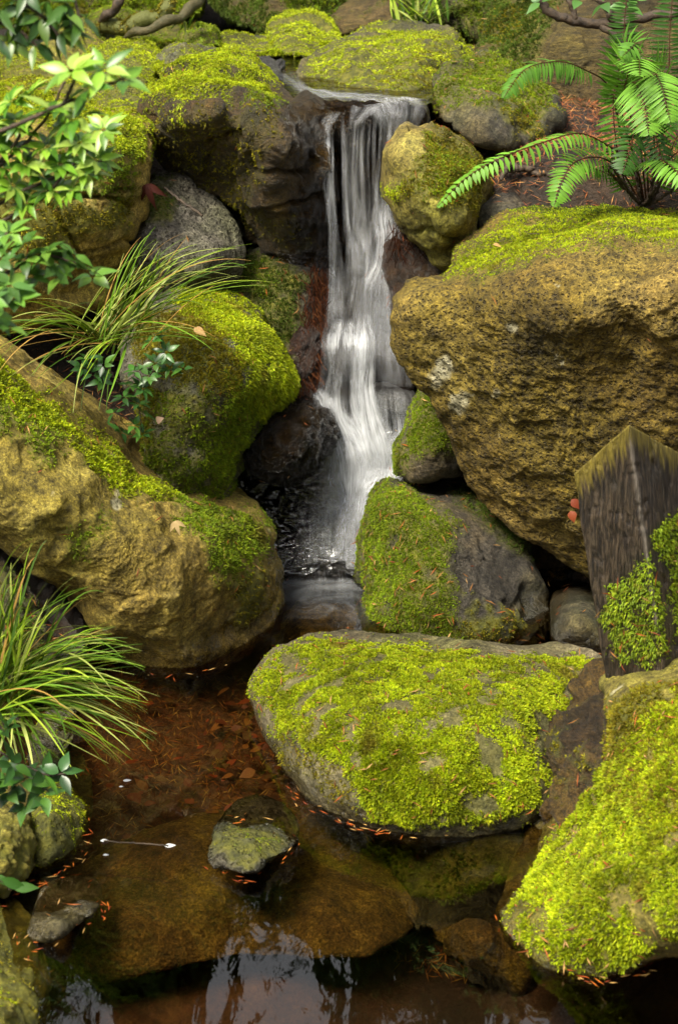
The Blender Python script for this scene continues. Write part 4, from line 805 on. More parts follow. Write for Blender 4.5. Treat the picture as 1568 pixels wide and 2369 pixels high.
grass('arching sedge clump above the slanting tan boulder, its blades spilling over the mossy grey boulder', (245,790,3.98,.035),
  [(400,560,4.0,22,1.2),(350,545,4.0,20,.6),(430,590,4.0,22,.8),(500,590,3.98,26,1),(565,600,3.95,24,.9),(600,650,3.95,24,.8),(520,640,3.92,24,.9),(480,800,3.85,26,.7),(445,720,3.85,24,.8),(320,600,4.0,30,1),(90,730,3.8,34,1.0),(10,760,3.75,36,1.2),(-60,800,3.7,36,1),(30,860,3.72,30,.6),(150,900,3.75,28,.5),(230,960,3.8,30,.6),(160,840,3.8,26,.5),(270,700,4.0,24,.6)], 140, .0030, .10, .13)
grass('long arching grass clump hanging over the pool from the lower left edge', (-15,1640,3.05,.04),
  [(340,1720,2.95,22,1),(275,1750,2.95,22,1),(330,1620,3.0,26,1.2),(310,1530,3.0,22,1),(230,1470,3.0,28,1),(290,1510,3.0,26,.8),(190,1370,3.05,22,.7),(90,1270,3.05,20,.7),(140,1400,3.05,30,.7),(180,1650,2.92,30,.8),(60,1420,3.05,34,.9),(230,1580,2.95,30,1),(20,1330,3.05,26,.7),(130,1730,2.9,30,.7),(-60,1400,3.05,50,.5),(40,1800,2.9,30,.5)], 220, .0031, .12, .10)
grass('upright tuft of dark narrow grass at the top edge, behind the broad mossy boulder', (965,52,6.3,.05),
  [(905,-20,6.3,14,1),(940,-40,6.3,18,1),(980,-40,6.3,18,1),(1025,-25,6.3,16,1),(1040,10,6.25,10,.5),(900,10,6.25,10,.4)], 46, .006, .05, .02)
grass('few thin grass blades standing in the moss near the top left', (432,70,6.05,.03), [(430,30,6.0,8,1),(445,45,6,8,1),(418,52,6,8,.7)], 12, .004, .04, .2)

def leaf(p, d, nrm, L, w, col, fold=.25, droop=.25, n=7):
    """one pointed oval leaf"""
    t = np.linspace(0, 1, n); d = unit(d); s = unit(np.cross(d, nrm)); up = np.cross(s, d)
    c = p+d*(t*L)[:, None]+up*(-(t**2)*droop*L)[:, None]; ww = w*1.1*np.sin(np.pi*t**.72)**1.15; ww[0] = w*.06; ww[-1] = 0
    a = c-s*ww[:, None]+up*(ww*fold)[:, None]; b = c+s*ww[:, None]+up*(ww*fold)[:, None]
    v = np.stack((a, c, b), 1).reshape(-1, 3); i = np.arange(n-1)
    F = np.concatenate((np.stack((i*3, i*3+1, i*3+4, i*3+3), -1), np.stack((i*3+1, i*3+2, i*3+5, i*3+4), -1)))
    return v, F, np.tile(col, (len(v), 1))
def whorl(p, axis, k, L, w, cols, spread=1.1, tilt=(-.1, .5)):
    axis = unit(axis); a = unit(np.cross(axis, (0.3, .9, .1))); b = np.cross(axis, a); parts = []; o = random.random()*6
    for i in range(k):
        th = o+i*2.4; r = a*math.cos(th)+b*math.sin(th); d = unit(r*spread+axis*random.uniform(*tilt)); c = np.asarray(cols[random.randrange(len(cols))])*random.uniform(.75, 1.25)
        parts.append(leaf(p+d*.004, d, axis+.2*rng.normal(size=3), L*random.uniform(.7, 1.15), w*random.uniform(.8, 1.15), c, droop=random.uniform(.1, .4)))
    return parts
def tube(pts, rad, n=8, col=None):
    pts = np.asarray(pts, float); d = unit(np.gradient(pts, axis=0)); r = np.cross(d, (0.1, .3, .95)); r = unit(r); s = np.cross(d, r)
    th = np.arange(n)*2*math.pi/n; rad = np.broadcast_to(rad, len(pts))
    v = (pts[:, None]+(r[:, None]*np.cos(th)[None, :, None]+s[:, None]*np.sin(th)[None, :, None])*rad[:, None, None])
    F = grid_faces(n, len(pts), True); v = v.transpose(1, 0, 2).reshape(-1, 3)
    return v, F, np.tile(col if col is not None else (.06, .035, .02), (len(v), 1))
def line(pts, n=24):
    pts = np.asarray(pts, float); k = np.linspace(0, len(pts)-1, n); i = np.clip(k.astype(int), 0, len(pts)-2); t = (k-i)[:, None]
    g = lambda j: pts[np.clip(j, 0, len(pts)-1)]
    p0, p1, p2, p3 = g(i-1), g(i), g(i+1), g(i+2)
    return .5*((2*p1)+(-p0+p2)*t+(2*p0-5*p1+4*p2-p3)*t**2+(-p0+3*p1-3*p2+p3)*t**3)
def twig_me(name, pxs, rad, mat='bark', mossy=0.0, n=30, wig=.004):
    p = line([at(*q) for q in pxs], n); p = p+rng.normal(size=p.shape)*wig; rr = np.interp(np.linspace(0, 1, n), np.linspace(0, 1, len(rad)), rad)
    v, F, c = tube(p, rr); me = mesh(name, v, F, M[mat]); fattr(me, 'moss', np.full(len(v), mossy)); return me, p
def shrub(label, stems, whorls, L, w, cols, k=8, name='shrub', cat='shrub', group=None, tilt=(-.1, .5), sr=.0035):
    base = at(*stems[0][0]); root = empty(name, base); tag(root, label, cat, group)
    for s in stems: child('stem', twig_me('stem', s, (sr, sr*.6), wig=.001)[0], root)
    for q in whorls:
        ax = np.array((rng.normal()*.45, -.45+rng.normal()*.3, 1.0)); kk = q[3] if len(q) > 3 else k
        v, f, c = join(whorl(at(*q[:3]), ax, kk, L, w, cols, tilt=tilt)); me = mesh('leaf_whorl', v, f, M['leaf']); cattr(me, c); child('leaf_whorl', me, root)
    return root
RH = [(.14, .30, .02), (.22, .40, .03), (.06, .16, .012), (.32, .46, .07)]
DG = [(.035, .10, .02), (.04, .12, .015), (.02, .06, .01), (.06, .15, .02)]
D1 = 2.8
shrub('out-of-focus broad-leaved evergreen shrub reaching in from the left edge', [[(-200,500,D1),(-60,430,D1),(60,300,D1),(90,260,D1)],[(-200,600,D1),(0,470,D1),(150,400,D1),(235,370,D1)],[(-180,520,D1),(60,330,D1),(150,190,D1)],[(-100,560,D1),(80,470,D1),(150,400,D1),(250,300,D1)]],
  [(88,272,D1),(30,345,D1),(-30,290,D1),(185,330,D1),(225,372,D1),(165,440,D1),(95,405,D1),(30,430,D1),(-30,420,D1),(25,235,D1),(240,300,D1),(110,340,D1),(-60,360,D1),(60,470,D1),
   (60,310,D1),(140,380,D1),(0,385,D1),(60,380,D1),(150,290,D1),(-10,330,D1),(120,440,D1),(70,215,D1),(200,400,D1),(0,460,D1),(130,250,D1),(40,280,D1)], .040, .0068, RH, 12)
shrub('thin shrub shoot with pale blurred leaves, above the out-of-focus evergreen', [[(-60,330,2.45),(150,240,2.45),(215,215,2.45),(290,180,2.45)],[(150,240,2.45),(180,160,2.45)]],
  [(285,185,2.45,6),(205,205,2.45,7),(165,165,2.45,7),(180,275,2.45,6),(240,160,2.45,5),(120,255,2.45,6)], .046, .008, RH, 7)
shrub('darker lower shrub with small glossy leaves at the left edge, beside the sedge clump', [[(-160,700,2.7),(0,640,2.7),(100,590,2.7),(200,620,2.7)],[(-160,760,2.6),(-20,720,2.6),(50,700,2.6)],[(-100,600,2.6),(20,540,2.6)]],
  [(200,625,2.7,7),(170,590,2.7,7),(110,585,2.7),(60,560,2.7),(20,540,2.6),(0,600,2.7),(70,640,2.7),(-20,660,2.6),(30,690,2.5),(-10,740,2.5),(20,660,2.5),(130,610,2.7),(60,600,2.7),(-30,560,2.6),(215,640,2.75,5),(20,760,2.45,6),(-30,700,2.45),(140,640,2.7,6)], .036, .0085, [(.07, .17, .03), (.12, .26, .03), (.05, .12, .015), (.17, .32, .04)], 8)
shrub('dark drooping branch of narrow leaves in the top left corner', [[(-120,-40,2.6),(40,0,2.6),(110,50,2.6),(150,110,2.6)],[(-100,20,2.6),(20,60,2.6),(90,110,2.6)],[(60,-60,2.6),(160,-10,2.6),(185,40,2.6)]],
  [(50,20,2.6),(95,40,2.6),(140,70,2.6),(20,60,2.6),(80,100,2.6),(0,20,2.6),(160,10,2.6),(190,40,2.6),(-20,80,2.6),(110,0,2.6),(60,-20,2.6),(150,30,2.6),(30,90,2.6,6)], .05, .007, [(.025, .07, .012), (.05, .12, .015), (.03, .08, .012), (.10, .18, .02)], 6, name='branch', cat='branch', tilt=(-1.0, -.1))
shrub('young glossy-leaved seedling trailing down between the tan boulder and the mossy grey boulder', [[(230,860,3.86),(290,880,3.86),(330,850,3.86),(400,800,3.84)],[(270,880,3.86),(320,940,3.86),(325,1010,3.86)],[(170,860,3.84),(240,850,3.86),(270,880,3.86)],[(330,860,3.86),(425,855,3.84)]],
  [(190,850,3.84,6),(240,845,3.84,6),(235,880,3.84,6),(300,890,3.82,8),(330,900,3.82,8),(285,920,3.82,6),(320,935,3.82,7),(330,955,3.84,6),(310,985,3.84,6),(330,1005,3.86,5),(280,1000,3.86,5),(360,840,3.84,7),(385,815,3.82,7),(350,790,3.82,6),(375,770,3.82,5),(395,850,3.84,5),(425,853,3.82,3),(215,865,3.84,5),(345,870,3.82,6),(265,955,3.84,4),(200,830,3.84,4),(310,860,3.82,6)], .034, .0068, DG, 7, sr=.0018, name='seedling', cat='seedling', group='glossy seedlings on the left bank')
shrub('broad-leaved seedling sprouting over the bright moss knoll at the left edge', [[(-120,1700,2.72),(0,1740,2.72),(60,1790,2.72),(110,1830,2.72)],[(-80,1640,2.7),(10,1690,2.7)],[(0,1740,2.72),(100,1790,2.72),(150,1790,2.72)]],
  [(10,1690,2.7,6),(-10,1660,2.7,5),(60,1800,2.72,6),(20,1830,2.72,6),(100,1840,2.72,5),(60,1860,2.72,5),(100,1790,2.72,4),(140,1790,2.72,4),(0,1780,2.72,6),(30,1770,2.7,5),(-20,1820,2.7,6)], .046, .0095, DG+[(.10, .24, .03)], 5, sr=.002, name='seedling', cat='seedling', group='glossy seedlings on the left bank')
shrub('single drooping dark green leaf sprig over the water at the lower left edge', [[(-80,2010,2.5),(0,2040,2.5),(25,2060,2.5)]], [(0,2030,2.5,2),(25,2055,2.5,2)], .046, .009, DG, 2, sr=.0016, name='seedling', cat='seedling', group='glossy seedlings on the left bank')

def frond(pts, wid, npn, facing, col, curve=.25, droopp=.3, root=.25, st=(.07, .03, .012)):
    """fern frond along measured points; pinnae in pairs"""
    P = line([at(*q) for q in pts], 60); T = unit(np.gradient(P, axis=0)); facing = np.asarray(facing, float); parts = []
    L = np.linalg.norm(np.diff(P, axis=0), axis=1).sum(); tt = np.linspace(0, 1, 60)
    v, F, c = tube(P, np.interp(tt, [0, 1], [.0028, .0006]), 5, st); parts.append((v, F, c))
    for k in range(npn):
        u = root+(1-root)*(k+.5)/npn; x = (u-root)/(1-root); i = min(58, int(u*59)); p = P[i]+(P[i+1]-P[i])*(u*59-i); t = T[i]
        n = unit(facing-t*(facing@t)); s = np.cross(t, n)
        ln = wid*(np.sin(np.pi*min(1, x*.62+.30))**.9)*(1 if x < .8 else 1-(x-.8)/.2*.75)
        if x > .8: ln = wid*.75*(1-(x-.8)/.2*.85)
        for sg in (-1, 1):
            d = unit(s*sg+t*(curve+.15*rng.normal()*.5)+np.array((0, 0, -1))*droopp*rng.uniform(.6, 1.3))
            parts.append(leaf(p, d, n+.12*rng.normal(size=3), ln*rng.uniform(.9, 1.06), max(.0022, L*(1-root)/npn*.30), np.asarray(col)*rng.uniform(.75, 1.25), fold=.2, droop=.25, n=6))
    v, f, c = join(parts); me = mesh('frond', v, f, M['blade']); cattr(me, c); return me
fern = empty('sword_fern', at(1485, 475, 4.5)); tag(fern, 'sword fern with arching green fronds and a reddish-brown base, on the upper right bank', 'fern')
G1, G2, G3 = (.13, .29, .025), (.08, .20, .018), (.035, .095, .012)
FR = [
 ([(1490,470,4.5),(1475,400,4.45),(1440,360,4.35),(1350,310,4.25),(1270,325,4.15),(1160,365,4.05),(1080,410,4.02),(1012,478,4.0)], .048, 46, (.0,-.5,1), G1, .3, .35, .30),
 ([(1480,465,4.5),(1440,330,4.5),(1410,205,4.4),(1350,160,4.25),(1290,142,4.2),(1215,160,4.15),(1165,225,4.1)], .055, 44, (0,-.7,.8), G2, .25, .6, .46),
 ([(1480,470,4.5),(1440,400,4.45),(1390,365,4.3),(1330,375,4.2),(1300,420,4.12),(1282,475,4.1)], .055, 34, (-.2,-.9,.5), G1, .3, .1, .28),
 ([(1490,470,4.5),(1465,360,4.5),(1440,270,4.4),(1450,180,4.3),(1475,130,4.25),(1480,175,4.15)], .08, 30, (0,-.9,.4), G1, .35, .0, .5),
 ([(1500,470,4.5),(1490,350,4.5),(1440,220,4.4),(1465,190,4.3),(1490,240,4.2),(1500,310,4.15)], .085, 36, (0,-.95,.3), G1, .5, .1, .45),
 ([(1500,470,4.5),(1530,330,4.5),(1540,230,4.4),(1510,160,4.3),(1530,200,4.2),(1550,280,4.15)], .085, 34, (0,-.95,.3), G1, .45, .1, .48),
 ([(1490,470,4.5),(1450,350,4.45),(1425,250,4.4),(1430,180,4.35),(1440,110,4.3),(1470,100,4.25),(1440,130,4.2)], .06, 30, (0,-.9,.5), G2, .4, .1, .35),
 ([(1480,470,4.5),(1445,420,4.5),(1425,330,4.4),(1418,240,4.38),(1425,180,4.36)], .06, 34, (-.3,-.9,.2), G2, .1, .4, .2),
 ([(1500,465,4.55),(1520,330,4.6),(1545,180,4.6),(1550,60,4.6),(1560,-60,4.6)], .065, 44, (0,-1,.1), G3, .15, .1, .3),
 ([(1470,465,4.55),(1460,300,4.6),(1450,150,4.6),(1445,40,4.6),(1460,-50,4.6)], .05, 44, (0,-1,.1), G3, .15, .1, .35),
 ([(1510,470,4.5),(1540,380,4.4),(1590,345,4.3),(1640,380,4.2)], .08, 30, (-.2,-.8,.6), G1, .3, .3, .15),
 ([(1500,470,4.5),(1500,380,4.4),(1530,370,4.25),(1570,400,4.15),(1620,440,4.1)], .06, 26, (0,-.7,.7), G1, .3, .3, .2),
 ([(1480,470,4.5),(1450,430,4.45),(1400,400,4.35),(1360,385,4.3),(1300,360,4.25)], .04, 26, (0,-.6,.8), G2, .2, .4, .15),
 ([(1500,470,4.5),(1560,330,4.45),(1600,250,4.4),(1570,300,4.25)], .08, 30, (-.2,-.9,.4), G2, .3, .2, .3),
 ([(1495,470,4.5),(1480,330,4.4),(1470,300,4.35),(1455,350,4.25),(1440,400,4.2)], .06, 26, (0,-.95,.3), G3, .3, .2, .3),
 ([(1500,470,4.5),(1515,380,4.45),(1510,300,4.4),(1520,330,4.3),(1540,400,4.25)], .06, 26, (0,-.95,.3), G3, .3, .2, .3),
]
for f in FR: child('frond', frond(f[0], f[1]*1.0, int(f[2]*.85), *f[3:]), fern)
for q in ([(1395,385,4.3),(1440,430,4.4),(1480,470,4.5)], [(1410,380,4.3),(1470,460,4.45)], [(1568,380,4.35),(1520,430,4.42),(1490,475,4.5)], [(1590,420,4.35),(1500,475,4.5)], [(1540,400,4.4),(1500,475,4.5)], [(1470,380,4.45),(1483,475,4.5)], [(1518,370,4.4),(1500,475,4.5)]):
    child('stem', twig_me('stem', q, (.004, .005), wig=.002)[0], fern)

# roots, branches, twigs and sticks
def stick(label, pxs, rad, name='twig', cat='twig', mossy=0.0, n=30, wig=.003, group=None, side=()):
    me, p = twig_me(name, pxs, rad, mossy=mossy, n=n, wig=wig)
    tf = None
    if mossy > .5:
        cc, nn = coords(me), vnorm(me); r = tri_sample(me, smooth(-.2, .3, nn[:, 2])*smooth(-.3, .1, fbm(cc, 7, 3)), lambda t: int(t*26000), cc, nn); tf = tufts(r[0], r[1], .013, 'olive', 6, .4, .2, .16, size=r[2])
    o = obj(name, me, origin=tuple(p[0])); tag(o, label, cat, group)
    if tf: moss_child(o, [tf])
    for s in side: child('side_twig', twig_me('side_twig', s, (rad[-1]*.8, rad[-1]*.4), n=14, wig=wig)[0], o)
    return o
stick('thick mossy root snaking over the bank at the top left', [(225,75,6.35),(250,58,6.25),(290,66,6.2),(330,46,6.2),(372,40,6.2),(388,15,6.2),(410,-40,6.3)], (.004, .03, .026, .032, .024, .026, .022), 'root', 'root', .9, 40, .001)
stick('bare pale bent root end beside the mossy root at the top', [(285,92,6.15),(310,74,6.0),(345,70,5.97),(385,48,5.97),(418,42,6.0),(440,16,6.05),(462,4,6.1),(478,-45,6.2)], (.003, .016, .014, .020, .015, .021, .016, .018), 'root', 'root', .3, 40, .001)
stick('reddish exposed root left of the thick mossy root', [(228,58,6.3),(245,36,6.2),(262,28,6.2),(275,2,6.2),(288,-40,6.3)], (.003, .018, .014, .02, .016), 'root', 'root', .0, 20, .001)
stick('dark bare branch crossing the top right corner', [(1230,-20,4.9),(1270,25,4.9),(1330,50,4.9),(1420,55,4.9),(1490,40,4.9),(1600,20,4.9)], (.012, .014, .013), 'branch', 'branch', n=40,
      side=([(1420,55,4.9),(1400,20,4.88),(1350,-20,4.86)], [(1330,50,4.9),(1320,10,4.9),(1300,-20,4.9)], [(1380,52,4.9),(1450,110,4.85),(1500,150,4.8)]))
shrub('sprig of rounded green leaves dangling at the top right edge', [[(1300,-40,4.8),(1340,-10,4.8),(1400,5,4.8)],[(1400,-40,4.8),(1450,0,4.8),(1460,20,4.8)]], [(1250,5,4.8,3),(1340,0,4.8,3),(1395,8,4.8,3),(1450,15,4.8,3),(1500,0,4.8,3)], .05, .012, [(.05, .13, .02), (.08, .2, .03)], 3, name='sprig', cat='sprig')
stick('forked dry twig lying on the flat mossy top of the huge pitted boulder', [(1225,542,4.2),(1300,545,4.2),(1370,530,4.2),(1450,522,4.2)], (.002, .0028, .0016), n=20, wig=.0015, side=([(1370,530,4.2),(1400,538,4.16),(1448,530,4.16)],))
stick('straight thin stick leaning across the grey pitted stone', [(378,432,4.55),(420,465,4.5),(470,500,4.46)], (.003, .004, .003), 'stick', 'stick', wig=.001)
stick('knotted dead root lying on the needle bed behind the pointed boulder', [(1150,370,4.75),(1180,385,4.72),(1230,395,4.7),(1290,410,4.65)], (.012, .010, .006), 'root', 'root', wig=.004)
stick('thin forked branch lying on the needle bed left of the fern', [(1180,375,4.7),(1165,400,4.66),(1160,415,4.62)], (.009, .005), 'root', 'root', wig=.002)
stick('thin floating reed stalk with pale tips, left of the lone speckled rock', [(240,1945,2.8525),(300,1950,2.8435),(350,1953,2.838),(390,1957,2.83)], (.0016, .0016), 'reed_stalk', 'reed stalk', wig=.0005)

# ------------------------------------------------------------------ dead leaves and needles
def dead_leaf(p, d, nrm, L, w, col, label, group=None, lobes=1, name='dead_leaf', curl=.35):
    parts = []
    if lobes == 1: parts.append(leaf(np.zeros(3), d, nrm, L, w, np.array(col), .3, curl))
    else:
        s = np.cross(unit(d), unit(nrm))
        for k in range(lobes):
            a = (k-(lobes-1)/2)*.75; parts.append(leaf(np.zeros(3), unit(d)*math.cos(a)+s*math.sin(a), nrm, L*(1-.25*abs(a)), w, np.array(col), .3, curl))
    v, f, c = join(parts); me = mesh(name, v, f, M['litter']); cattr(me, c); o = bpy.data.objects.new(name, me); C.objects.link(o); o.location = V(p)
    return tag(o, label, 'dead leaf', group)
dead_leaf(at(405, 1205, 3.66), (.3,-.5,-.8), (0,-1,.4), .036, .005, (.38,.27,.12), 'pale tan dead leaf stuck on the slanting tan boulder', lobes=3)
dead_leaf(at(1021, 290, 4.72), (.2,-.3,-1), (0,-1,.3), .05, .018, (.22,.03,.02), 'glossy dark red leaf on the wet rock behind the pointed boulder')
dead_leaf(at(342, 425, 4.46), (.1,-.4,-.9), (-.3,-1,.2), .065, .009, (.08,.02,.014), 'curled maroon dead leaf hanging in the gap beside the cracked block', lobes=3, curl=.7)
dead_leaf(at(1140, 566, 4.08), (1,-.2,0), (0,-.3,1), .022, .007, (.48,.28,.10), 'small tan leaf on the mossy top of the huge pitted boulder')
dead_leaf(at(1322, 1155, 3.68), (.6,-.5,-.6), (0,-1,.3), .03, .010, (.16,.03,.01), 'small curled red leaf caught beside the post, the upper of two', 'red leaves beside the post')
dead_leaf(at(1320, 1182, 3.67), (.2,-.5,-.6), (0,-1,.3), .028, .010, (.19,.04,.01), 'small round red leaf caught beside the post, the lower of two', 'red leaves beside the post')
dead_leaf(at(448, 760, 3.95), (.8,-.4,-.2), (0,-.6,.8), .035, .010, (.5,.30,.12), 'tan curled leaf caught in the sedge blades above the mossy grey boulder')
dead_leaf(at(362, 975, 3.93), (.6,-.4,.5), (0,-.8,.5), .022, .009, (.38,.25,.17), 'pinkish fallen leaf beside the glossy seedling')
for (x, y, l) in ((232,1945,.017),(380,1957,.024),(285,1806,.018),(275,1820,.010),(238,1978,.012)):
    lab = {232:'white petal floating at the left end of the reed stalk', 380:'larger white petal floating at the right end of the reed stalk', 285:'white petal floating alone in the upper left of the pool', 275:'tiny white petal just below the lone floating petal', 238:'small white petal floating beside the mossy knoll'}[x]
    me = mesh('petal', *leaf(np.zeros(3), np.array((1,.1,0)), np.array((0,0,1.)), l, l*.28, np.array((.7,.7,.7)), .05, .0)[:2], M['litter']); cattr(me, np.full((len(me.vertices), 3), .7))
    o = bpy.data.objects.new('petal', me); C.objects.link(o); o.location = V(onz(x, y, .003)); tag(o, lab, 'petal', 'white petals on the pool')
# sunken leaves: one mesh per colour, copied
srcs = []
for col, nl in (((.20,.045,.012),1),((.11,.03,.01),1),((.22,.09,.02),1),((.11,.06,.018),1)):
    v, f, c = leaf(np.zeros(3), np.array((1.,0,0)), np.array((0,0,1.)), .075, .017, np.array(col), .15, .1, 9); v = v-np.array((.037,0,0))
    me = mesh('sunken_leaf', v, f, M['litter']); cattr(me, c); srcs.append(me)
NM = ['orange-red', 'dark red', 'orange-brown', 'olive-brown']
spots = []
for cx, cy, sx, sy, n in ((560,1700,70,60,34),(400,1800,90,60,26),(560,1860,70,35,16),(620,1770,30,50,16),(500,1640,80,40,12),(350,1930,60,15,4),(700,2340,120,20,6),(950,2330,90,25,6)):
    for _ in range(n): spots.append((cx+rng.normal()*sx, cy+rng.normal()*sy))
for x, y in spots:
    if x < 230: continue
    z = -.12
    for _ in range(4):
        p = onz(x, y, z); z = float(terrain(p[:1], p[1:2])[0])+.02
    z = max(z, -.4) if z < -.05 else -.05
    if y > 2200: z = -.40
    p = onz(x, y, min(z+rng.uniform(.0, .03), -.02)); k = int(rng.integers(0, 4)) if y < 2200 else 1
    o = bpy.data.objects.new('sunken_leaf', srcs[k]); C.objects.link(o); o.location = V(p); o.rotation_euler = (rng.normal()*.25, rng.normal()*.25, rng.uniform(0, 6.28)); s = rng.uniform(.22, .6)*(.6 if y > 2200 else 1); o.scale = (s, s*rng.uniform(.8, 1.6), s)
    where = 'bed at the bottom edge' if y > 2200 else ('bed left of the centre boulder' if y > 1500 else 'pool bed')
    tag(o, f'{NM[k]} dead leaf under water on the {where}', 'sunken leaf', f'{NM[k]} leaves sunk at the {where}')

def scatter_ground(x0, x1, y0, y1, n, ln, cols=None, lift=.006):
    x = rng.uniform(x0, x1, n); y = rng.uniform(y0, y1, n); z = terrain(x, y)+.012
    P = np.stack((x, y, z), -1); Nn = unit(np.stack((rng.normal(size=n)*.25, -.25+rng.normal(size=n)*.25, np.ones(n)), -1))
    needles(P, Nn, ln, .0013, lift=lift, **({'cols': cols} if cols else {}))
RED = ((.30, .10, .03), (.22, .07, .025), (.36, .18, .06), (.16, .06, .03), (.12, .07, .04))
scatter_ground(.25, 1.3, 4.45, 5.4, 9000, .035, RED)
scatter_ground(-1.0, -.35, 3.7, 4.6, 2600, .03, RED)
scatter_ground(-.7, .35, 2.9, 3.9, 6500, .03, ((.16, .05, .012), (.24, .10, .02), (.10, .03, .01), (.30, .18, .04)))
scatter_ground(-1.0, 1.0, 5.3, 7.0, 2500, .04, RED)
def wline(pts, n, z=.004, jit=.009, ln=.022, cols=((.30, .06, .01), (.42, .11, .015), (.22, .04, .01), (.45, .26, .08))):
    P = line([onz(x, y, z) for x, y in pts], 200); k = rng.integers(0, 199, n); T = unit(np.gradient(P, axis=0))[k]
    p = P[k]+rng.normal(size=(n, 3))*np.array((jit, jit, .002)); t = unit(T+rng.normal(size=(n, 3))*np.array((.5, .5, .1))); s = unit(np.cross(t, (0, -.4, 1)))*.0011
    L = ln*rng.uniform(.4, 1.2, n)[:, None]; q = np.stack((p-t*L/2, p-s, p+t*L/2, p+s), 1); ND_V.append(q.reshape(-1, 3))
    c = np.asarray(cols)[rng.integers(0, len(cols), n)]*rng.uniform(.7, 1.2, (n, 1)); ND_C.append(np.repeat(c, 4, 0))
wline = (lambda f: (lambda p, n: f(p, int(n*.22))))(wline)
wline([(665,1830),(720,1870),(800,1900),(860,1920),(950,1930),(1050,1918),(1150,1905),(1240,1890),(1290,1880)], 300)
wline([(1160,2125),(1190,2170),(1260,2225),(1350,2262),(1430,2265),(1500,2240),(1568,2200)], 220)
wline([(20,2075),(80,2050),(150,2010),(205,1970),(216,1900)], 150)
wline([(1270,1505),(1330,1508),(1400,1512)], 50); wline([(1050,1515),(1200,1522),(1290,1515)], 40)
wline([(480,1985),(520,2020),(575,2038),(640,2000),(700,1945)], 70); wline([(490,1930),(540,1895),(620,1893)], 30)
wline([(40,2140),(60,2190),(75,2205)], 50); wline([(130,2190),(230,2120),(240,2090)], 60)
wline([(330,1560),(420,1565),(520,1540)], 40)
# tangled red roots left and right of the fall
def root_mat(label, poly, Yf, n, cols, ln=.09, parent_name='root_mat'):
    poly = np.array(poly, float); lo, hi = poly.min(0), poly.max(0); parts = []
    while len(parts) < n:
        q = rng.uniform(lo, hi)
        if sdist(q[None], poly)[0] < 0: continue
        p = at(q[0], q[1], Yf(q[1])+rng.normal()*.012); d = unit(np.array((rng.normal()*.55, rng.normal()*.12, -1))); e = rng.normal(size=3)*.12
        t = np.linspace(-.5, .5, 7)[:, None]; L = ln*rng.uniform(.15, .9); c = p+d*t*L+e*(t**2)*L
        s = unit(np.cross(d, (0, -1, .2)))*rng.uniform(.0004, .0012); v = np.stack((c-s, c+s+np.array((0, -.001, 0))), 1).reshape(-1, 3); i = np.arange(6)
        parts.append((v, np.stack((i*2, i*2+1, i*2+3, i*2+2), -1), np.tile(np.array(cols[rng.integers(0, len(cols))])*rng.uniform(.6, 1.3), (14, 1))))
    v, f, c = join(parts); me = mesh(parent_name, v, f, M['needle'], False); cattr(me, c); o = obj(parent_name, me, origin=tuple(at(*poly.mean(0), Yf(poly[:, 1].mean()))))
    return tag(o, label, 'root mat', None)
rock('brown earth bank behind the tangled red roots left of the fall', 'red', [(660,640),(700,615),(760,625),(765,760),(748,860),(742,925),(690,935),(670,920),(672,800)],
  [(660,640,4.72),(760,625,4.74),(765,760,4.66),(742,925,4.56),(670,920,4.5),(710,780,4.58)], name='rock', cat='rock', b=.03, th=.25, fac=(9, .015), fine=(50, .01))
root_mat('tangle of fine red-brown roots hanging left of the fall, above the round wet boulder', [(675,650),(720,620),(760,640),(755,780),(742,900),(690,930),(668,900),(690,780)], lambda y: 4.69-(y-620)/300*.16, 1000, [(.06,.018,.008),(.09,.028,.012),(.03,.012,.007),(.15,.055,.02)], .06)
root_mat('curtain of fine dark roots right of the fall, under the pointed olive boulder', [(900,530),(985,575),(1010,620),(990,680),(930,690),(905,640)], lambda y: 4.60-(y-530)/200*.05, 260, [(.05,.018,.01),(.08,.03,.014),(.03,.014,.008)])
v = np.concatenate(ND_V); c = np.concatenate(ND_C)
me = mesh('pine_needles', v, np.arange(len(v)).reshape(-1, 4), M['needle'], False); cattr(me, c)
o = obj('pine_needles', me); tag(o, 'dry orange pine needles scattered over moss, ground and waterline', 'pine needles', kind='stuff')

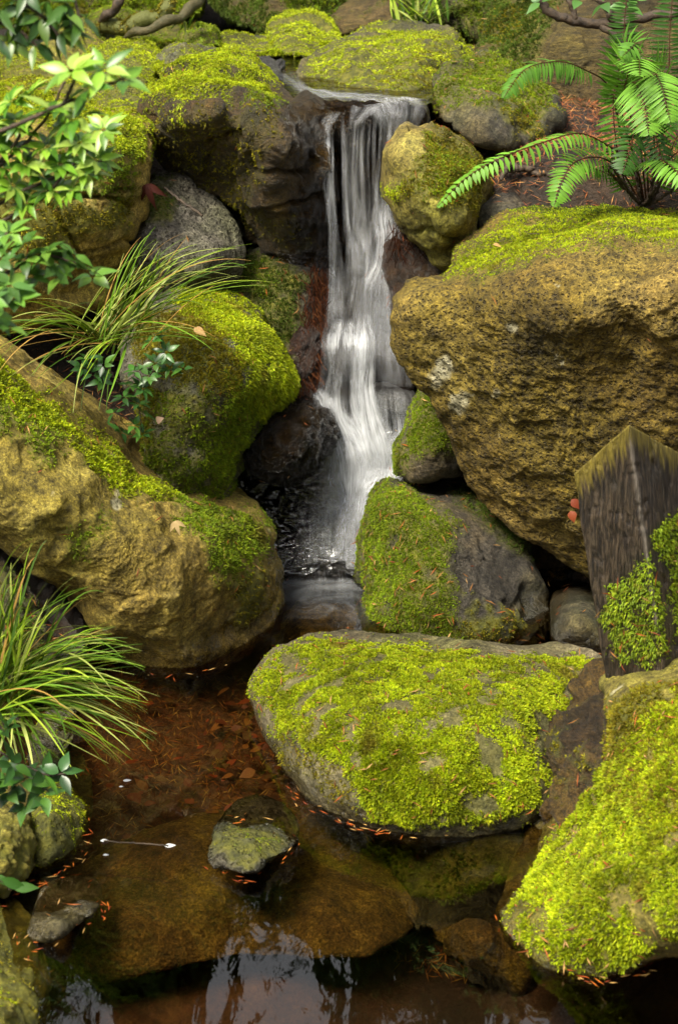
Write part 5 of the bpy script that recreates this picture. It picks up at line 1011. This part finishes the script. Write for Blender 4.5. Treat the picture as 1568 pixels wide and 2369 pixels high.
# ------------------------------------------------------------------ forest beyond (seen in the pool's reflection), plus unseen trees added to block sky light
def tree(x, y, h, r, k):
    g = float(terrain(np.array([x]), np.array([y]))[0]); root = empty('conifer', (x, y, g)); tag(root, 'tall dark conifer standing out of view in the wood round the glen', 'tree', 'conifers round the glen')
    p = np.stack((x+.15*np.sin(np.linspace(0, 3, 12)+k), np.full(12, y), np.linspace(g-.2, g+h, 12)), -1)
    v_, F, c_ = tube(p, np.linspace(.22, .03, 12), 9); m_ = mesh('trunk', v_, F, M['bark']); fattr(m_, 'moss', np.full(len(v_), .15)); child('trunk', m_, root)
    n = 2600; t = rng.random(n)**.8; zz = g+h*(.12+.88*t); rr = r*(1-t)**.75*rng.uniform(.25, 1.05, n)*(1+.5*np.sin(t*38+k)); th = rng.uniform(0, 6.28, n)
    cpt = np.stack((x+rr*np.cos(th), y+rr*np.sin(th), zz-rr*.25), -1); d = unit(np.stack((np.cos(th), np.sin(th), -.35+0*th), -1)+.3*rng.normal(size=(n, 3)))
    s = unit(np.cross(d, (0, 0, 1.)))*.10; L = .45*rng.uniform(.5, 1.2, n)[:, None]
    q = np.stack((cpt, cpt+d*L*.5-s, cpt+d*L, cpt+d*L*.5+s), 1).reshape(-1, 3)
    m2 = mesh('crown', q, np.arange(len(q)).reshape(-1, 4), M['moss'], False); cattr(m2, np.repeat(np.array(((.03, .055, .012),))*rng.uniform(.5, 1.5, (n, 1)), 4, 0)); child('crown', m2, root)
for k, (x, y, h, r) in enumerate([(-6.5,12,9,1.7),(-4.6,13,10.6,1.5),(-3.1,12.3,8.6,1.5),(-1.5,13.5,11,1.3),(-.2,12.5,8.2,1.4),(1.1,14,11.5,1.4),(2.4,12.6,8.8,1.5),(3.9,13.4,10.8,1.5),(5.4,12.2,9.0,1.7),(7.2,13,10.5,1.8),(-8.5,13.5,11,1.8),(9,13,10,1.9),(-2.4,16,10,1.8),(.4,16.5,10.5,1.8),(3.1,16,10,1.8),
  (-6,5,8.5,2.6),(-7,1,9.5,2.8),(-5.5,9,8,2.2),(6,6,8.5,2.6),(6.5,2,9.5,2.8),(5.8,9.5,8,2.2),(5.5,-2.5,9,2.8),(1.8,-6,9,2.8),(-1.8,-6.5,10,2.8),(-5.5,-4,7,2.6),(4,-5,9,2.6),(-4,-7,8,2.6)]):  # ring beside and behind the camera: unseen trees added to block the sky
    tree(x, y, h*(1 if y < 11 else (.62 if y < 15 else .84)), r*(1 if y < 11 else .8), k)
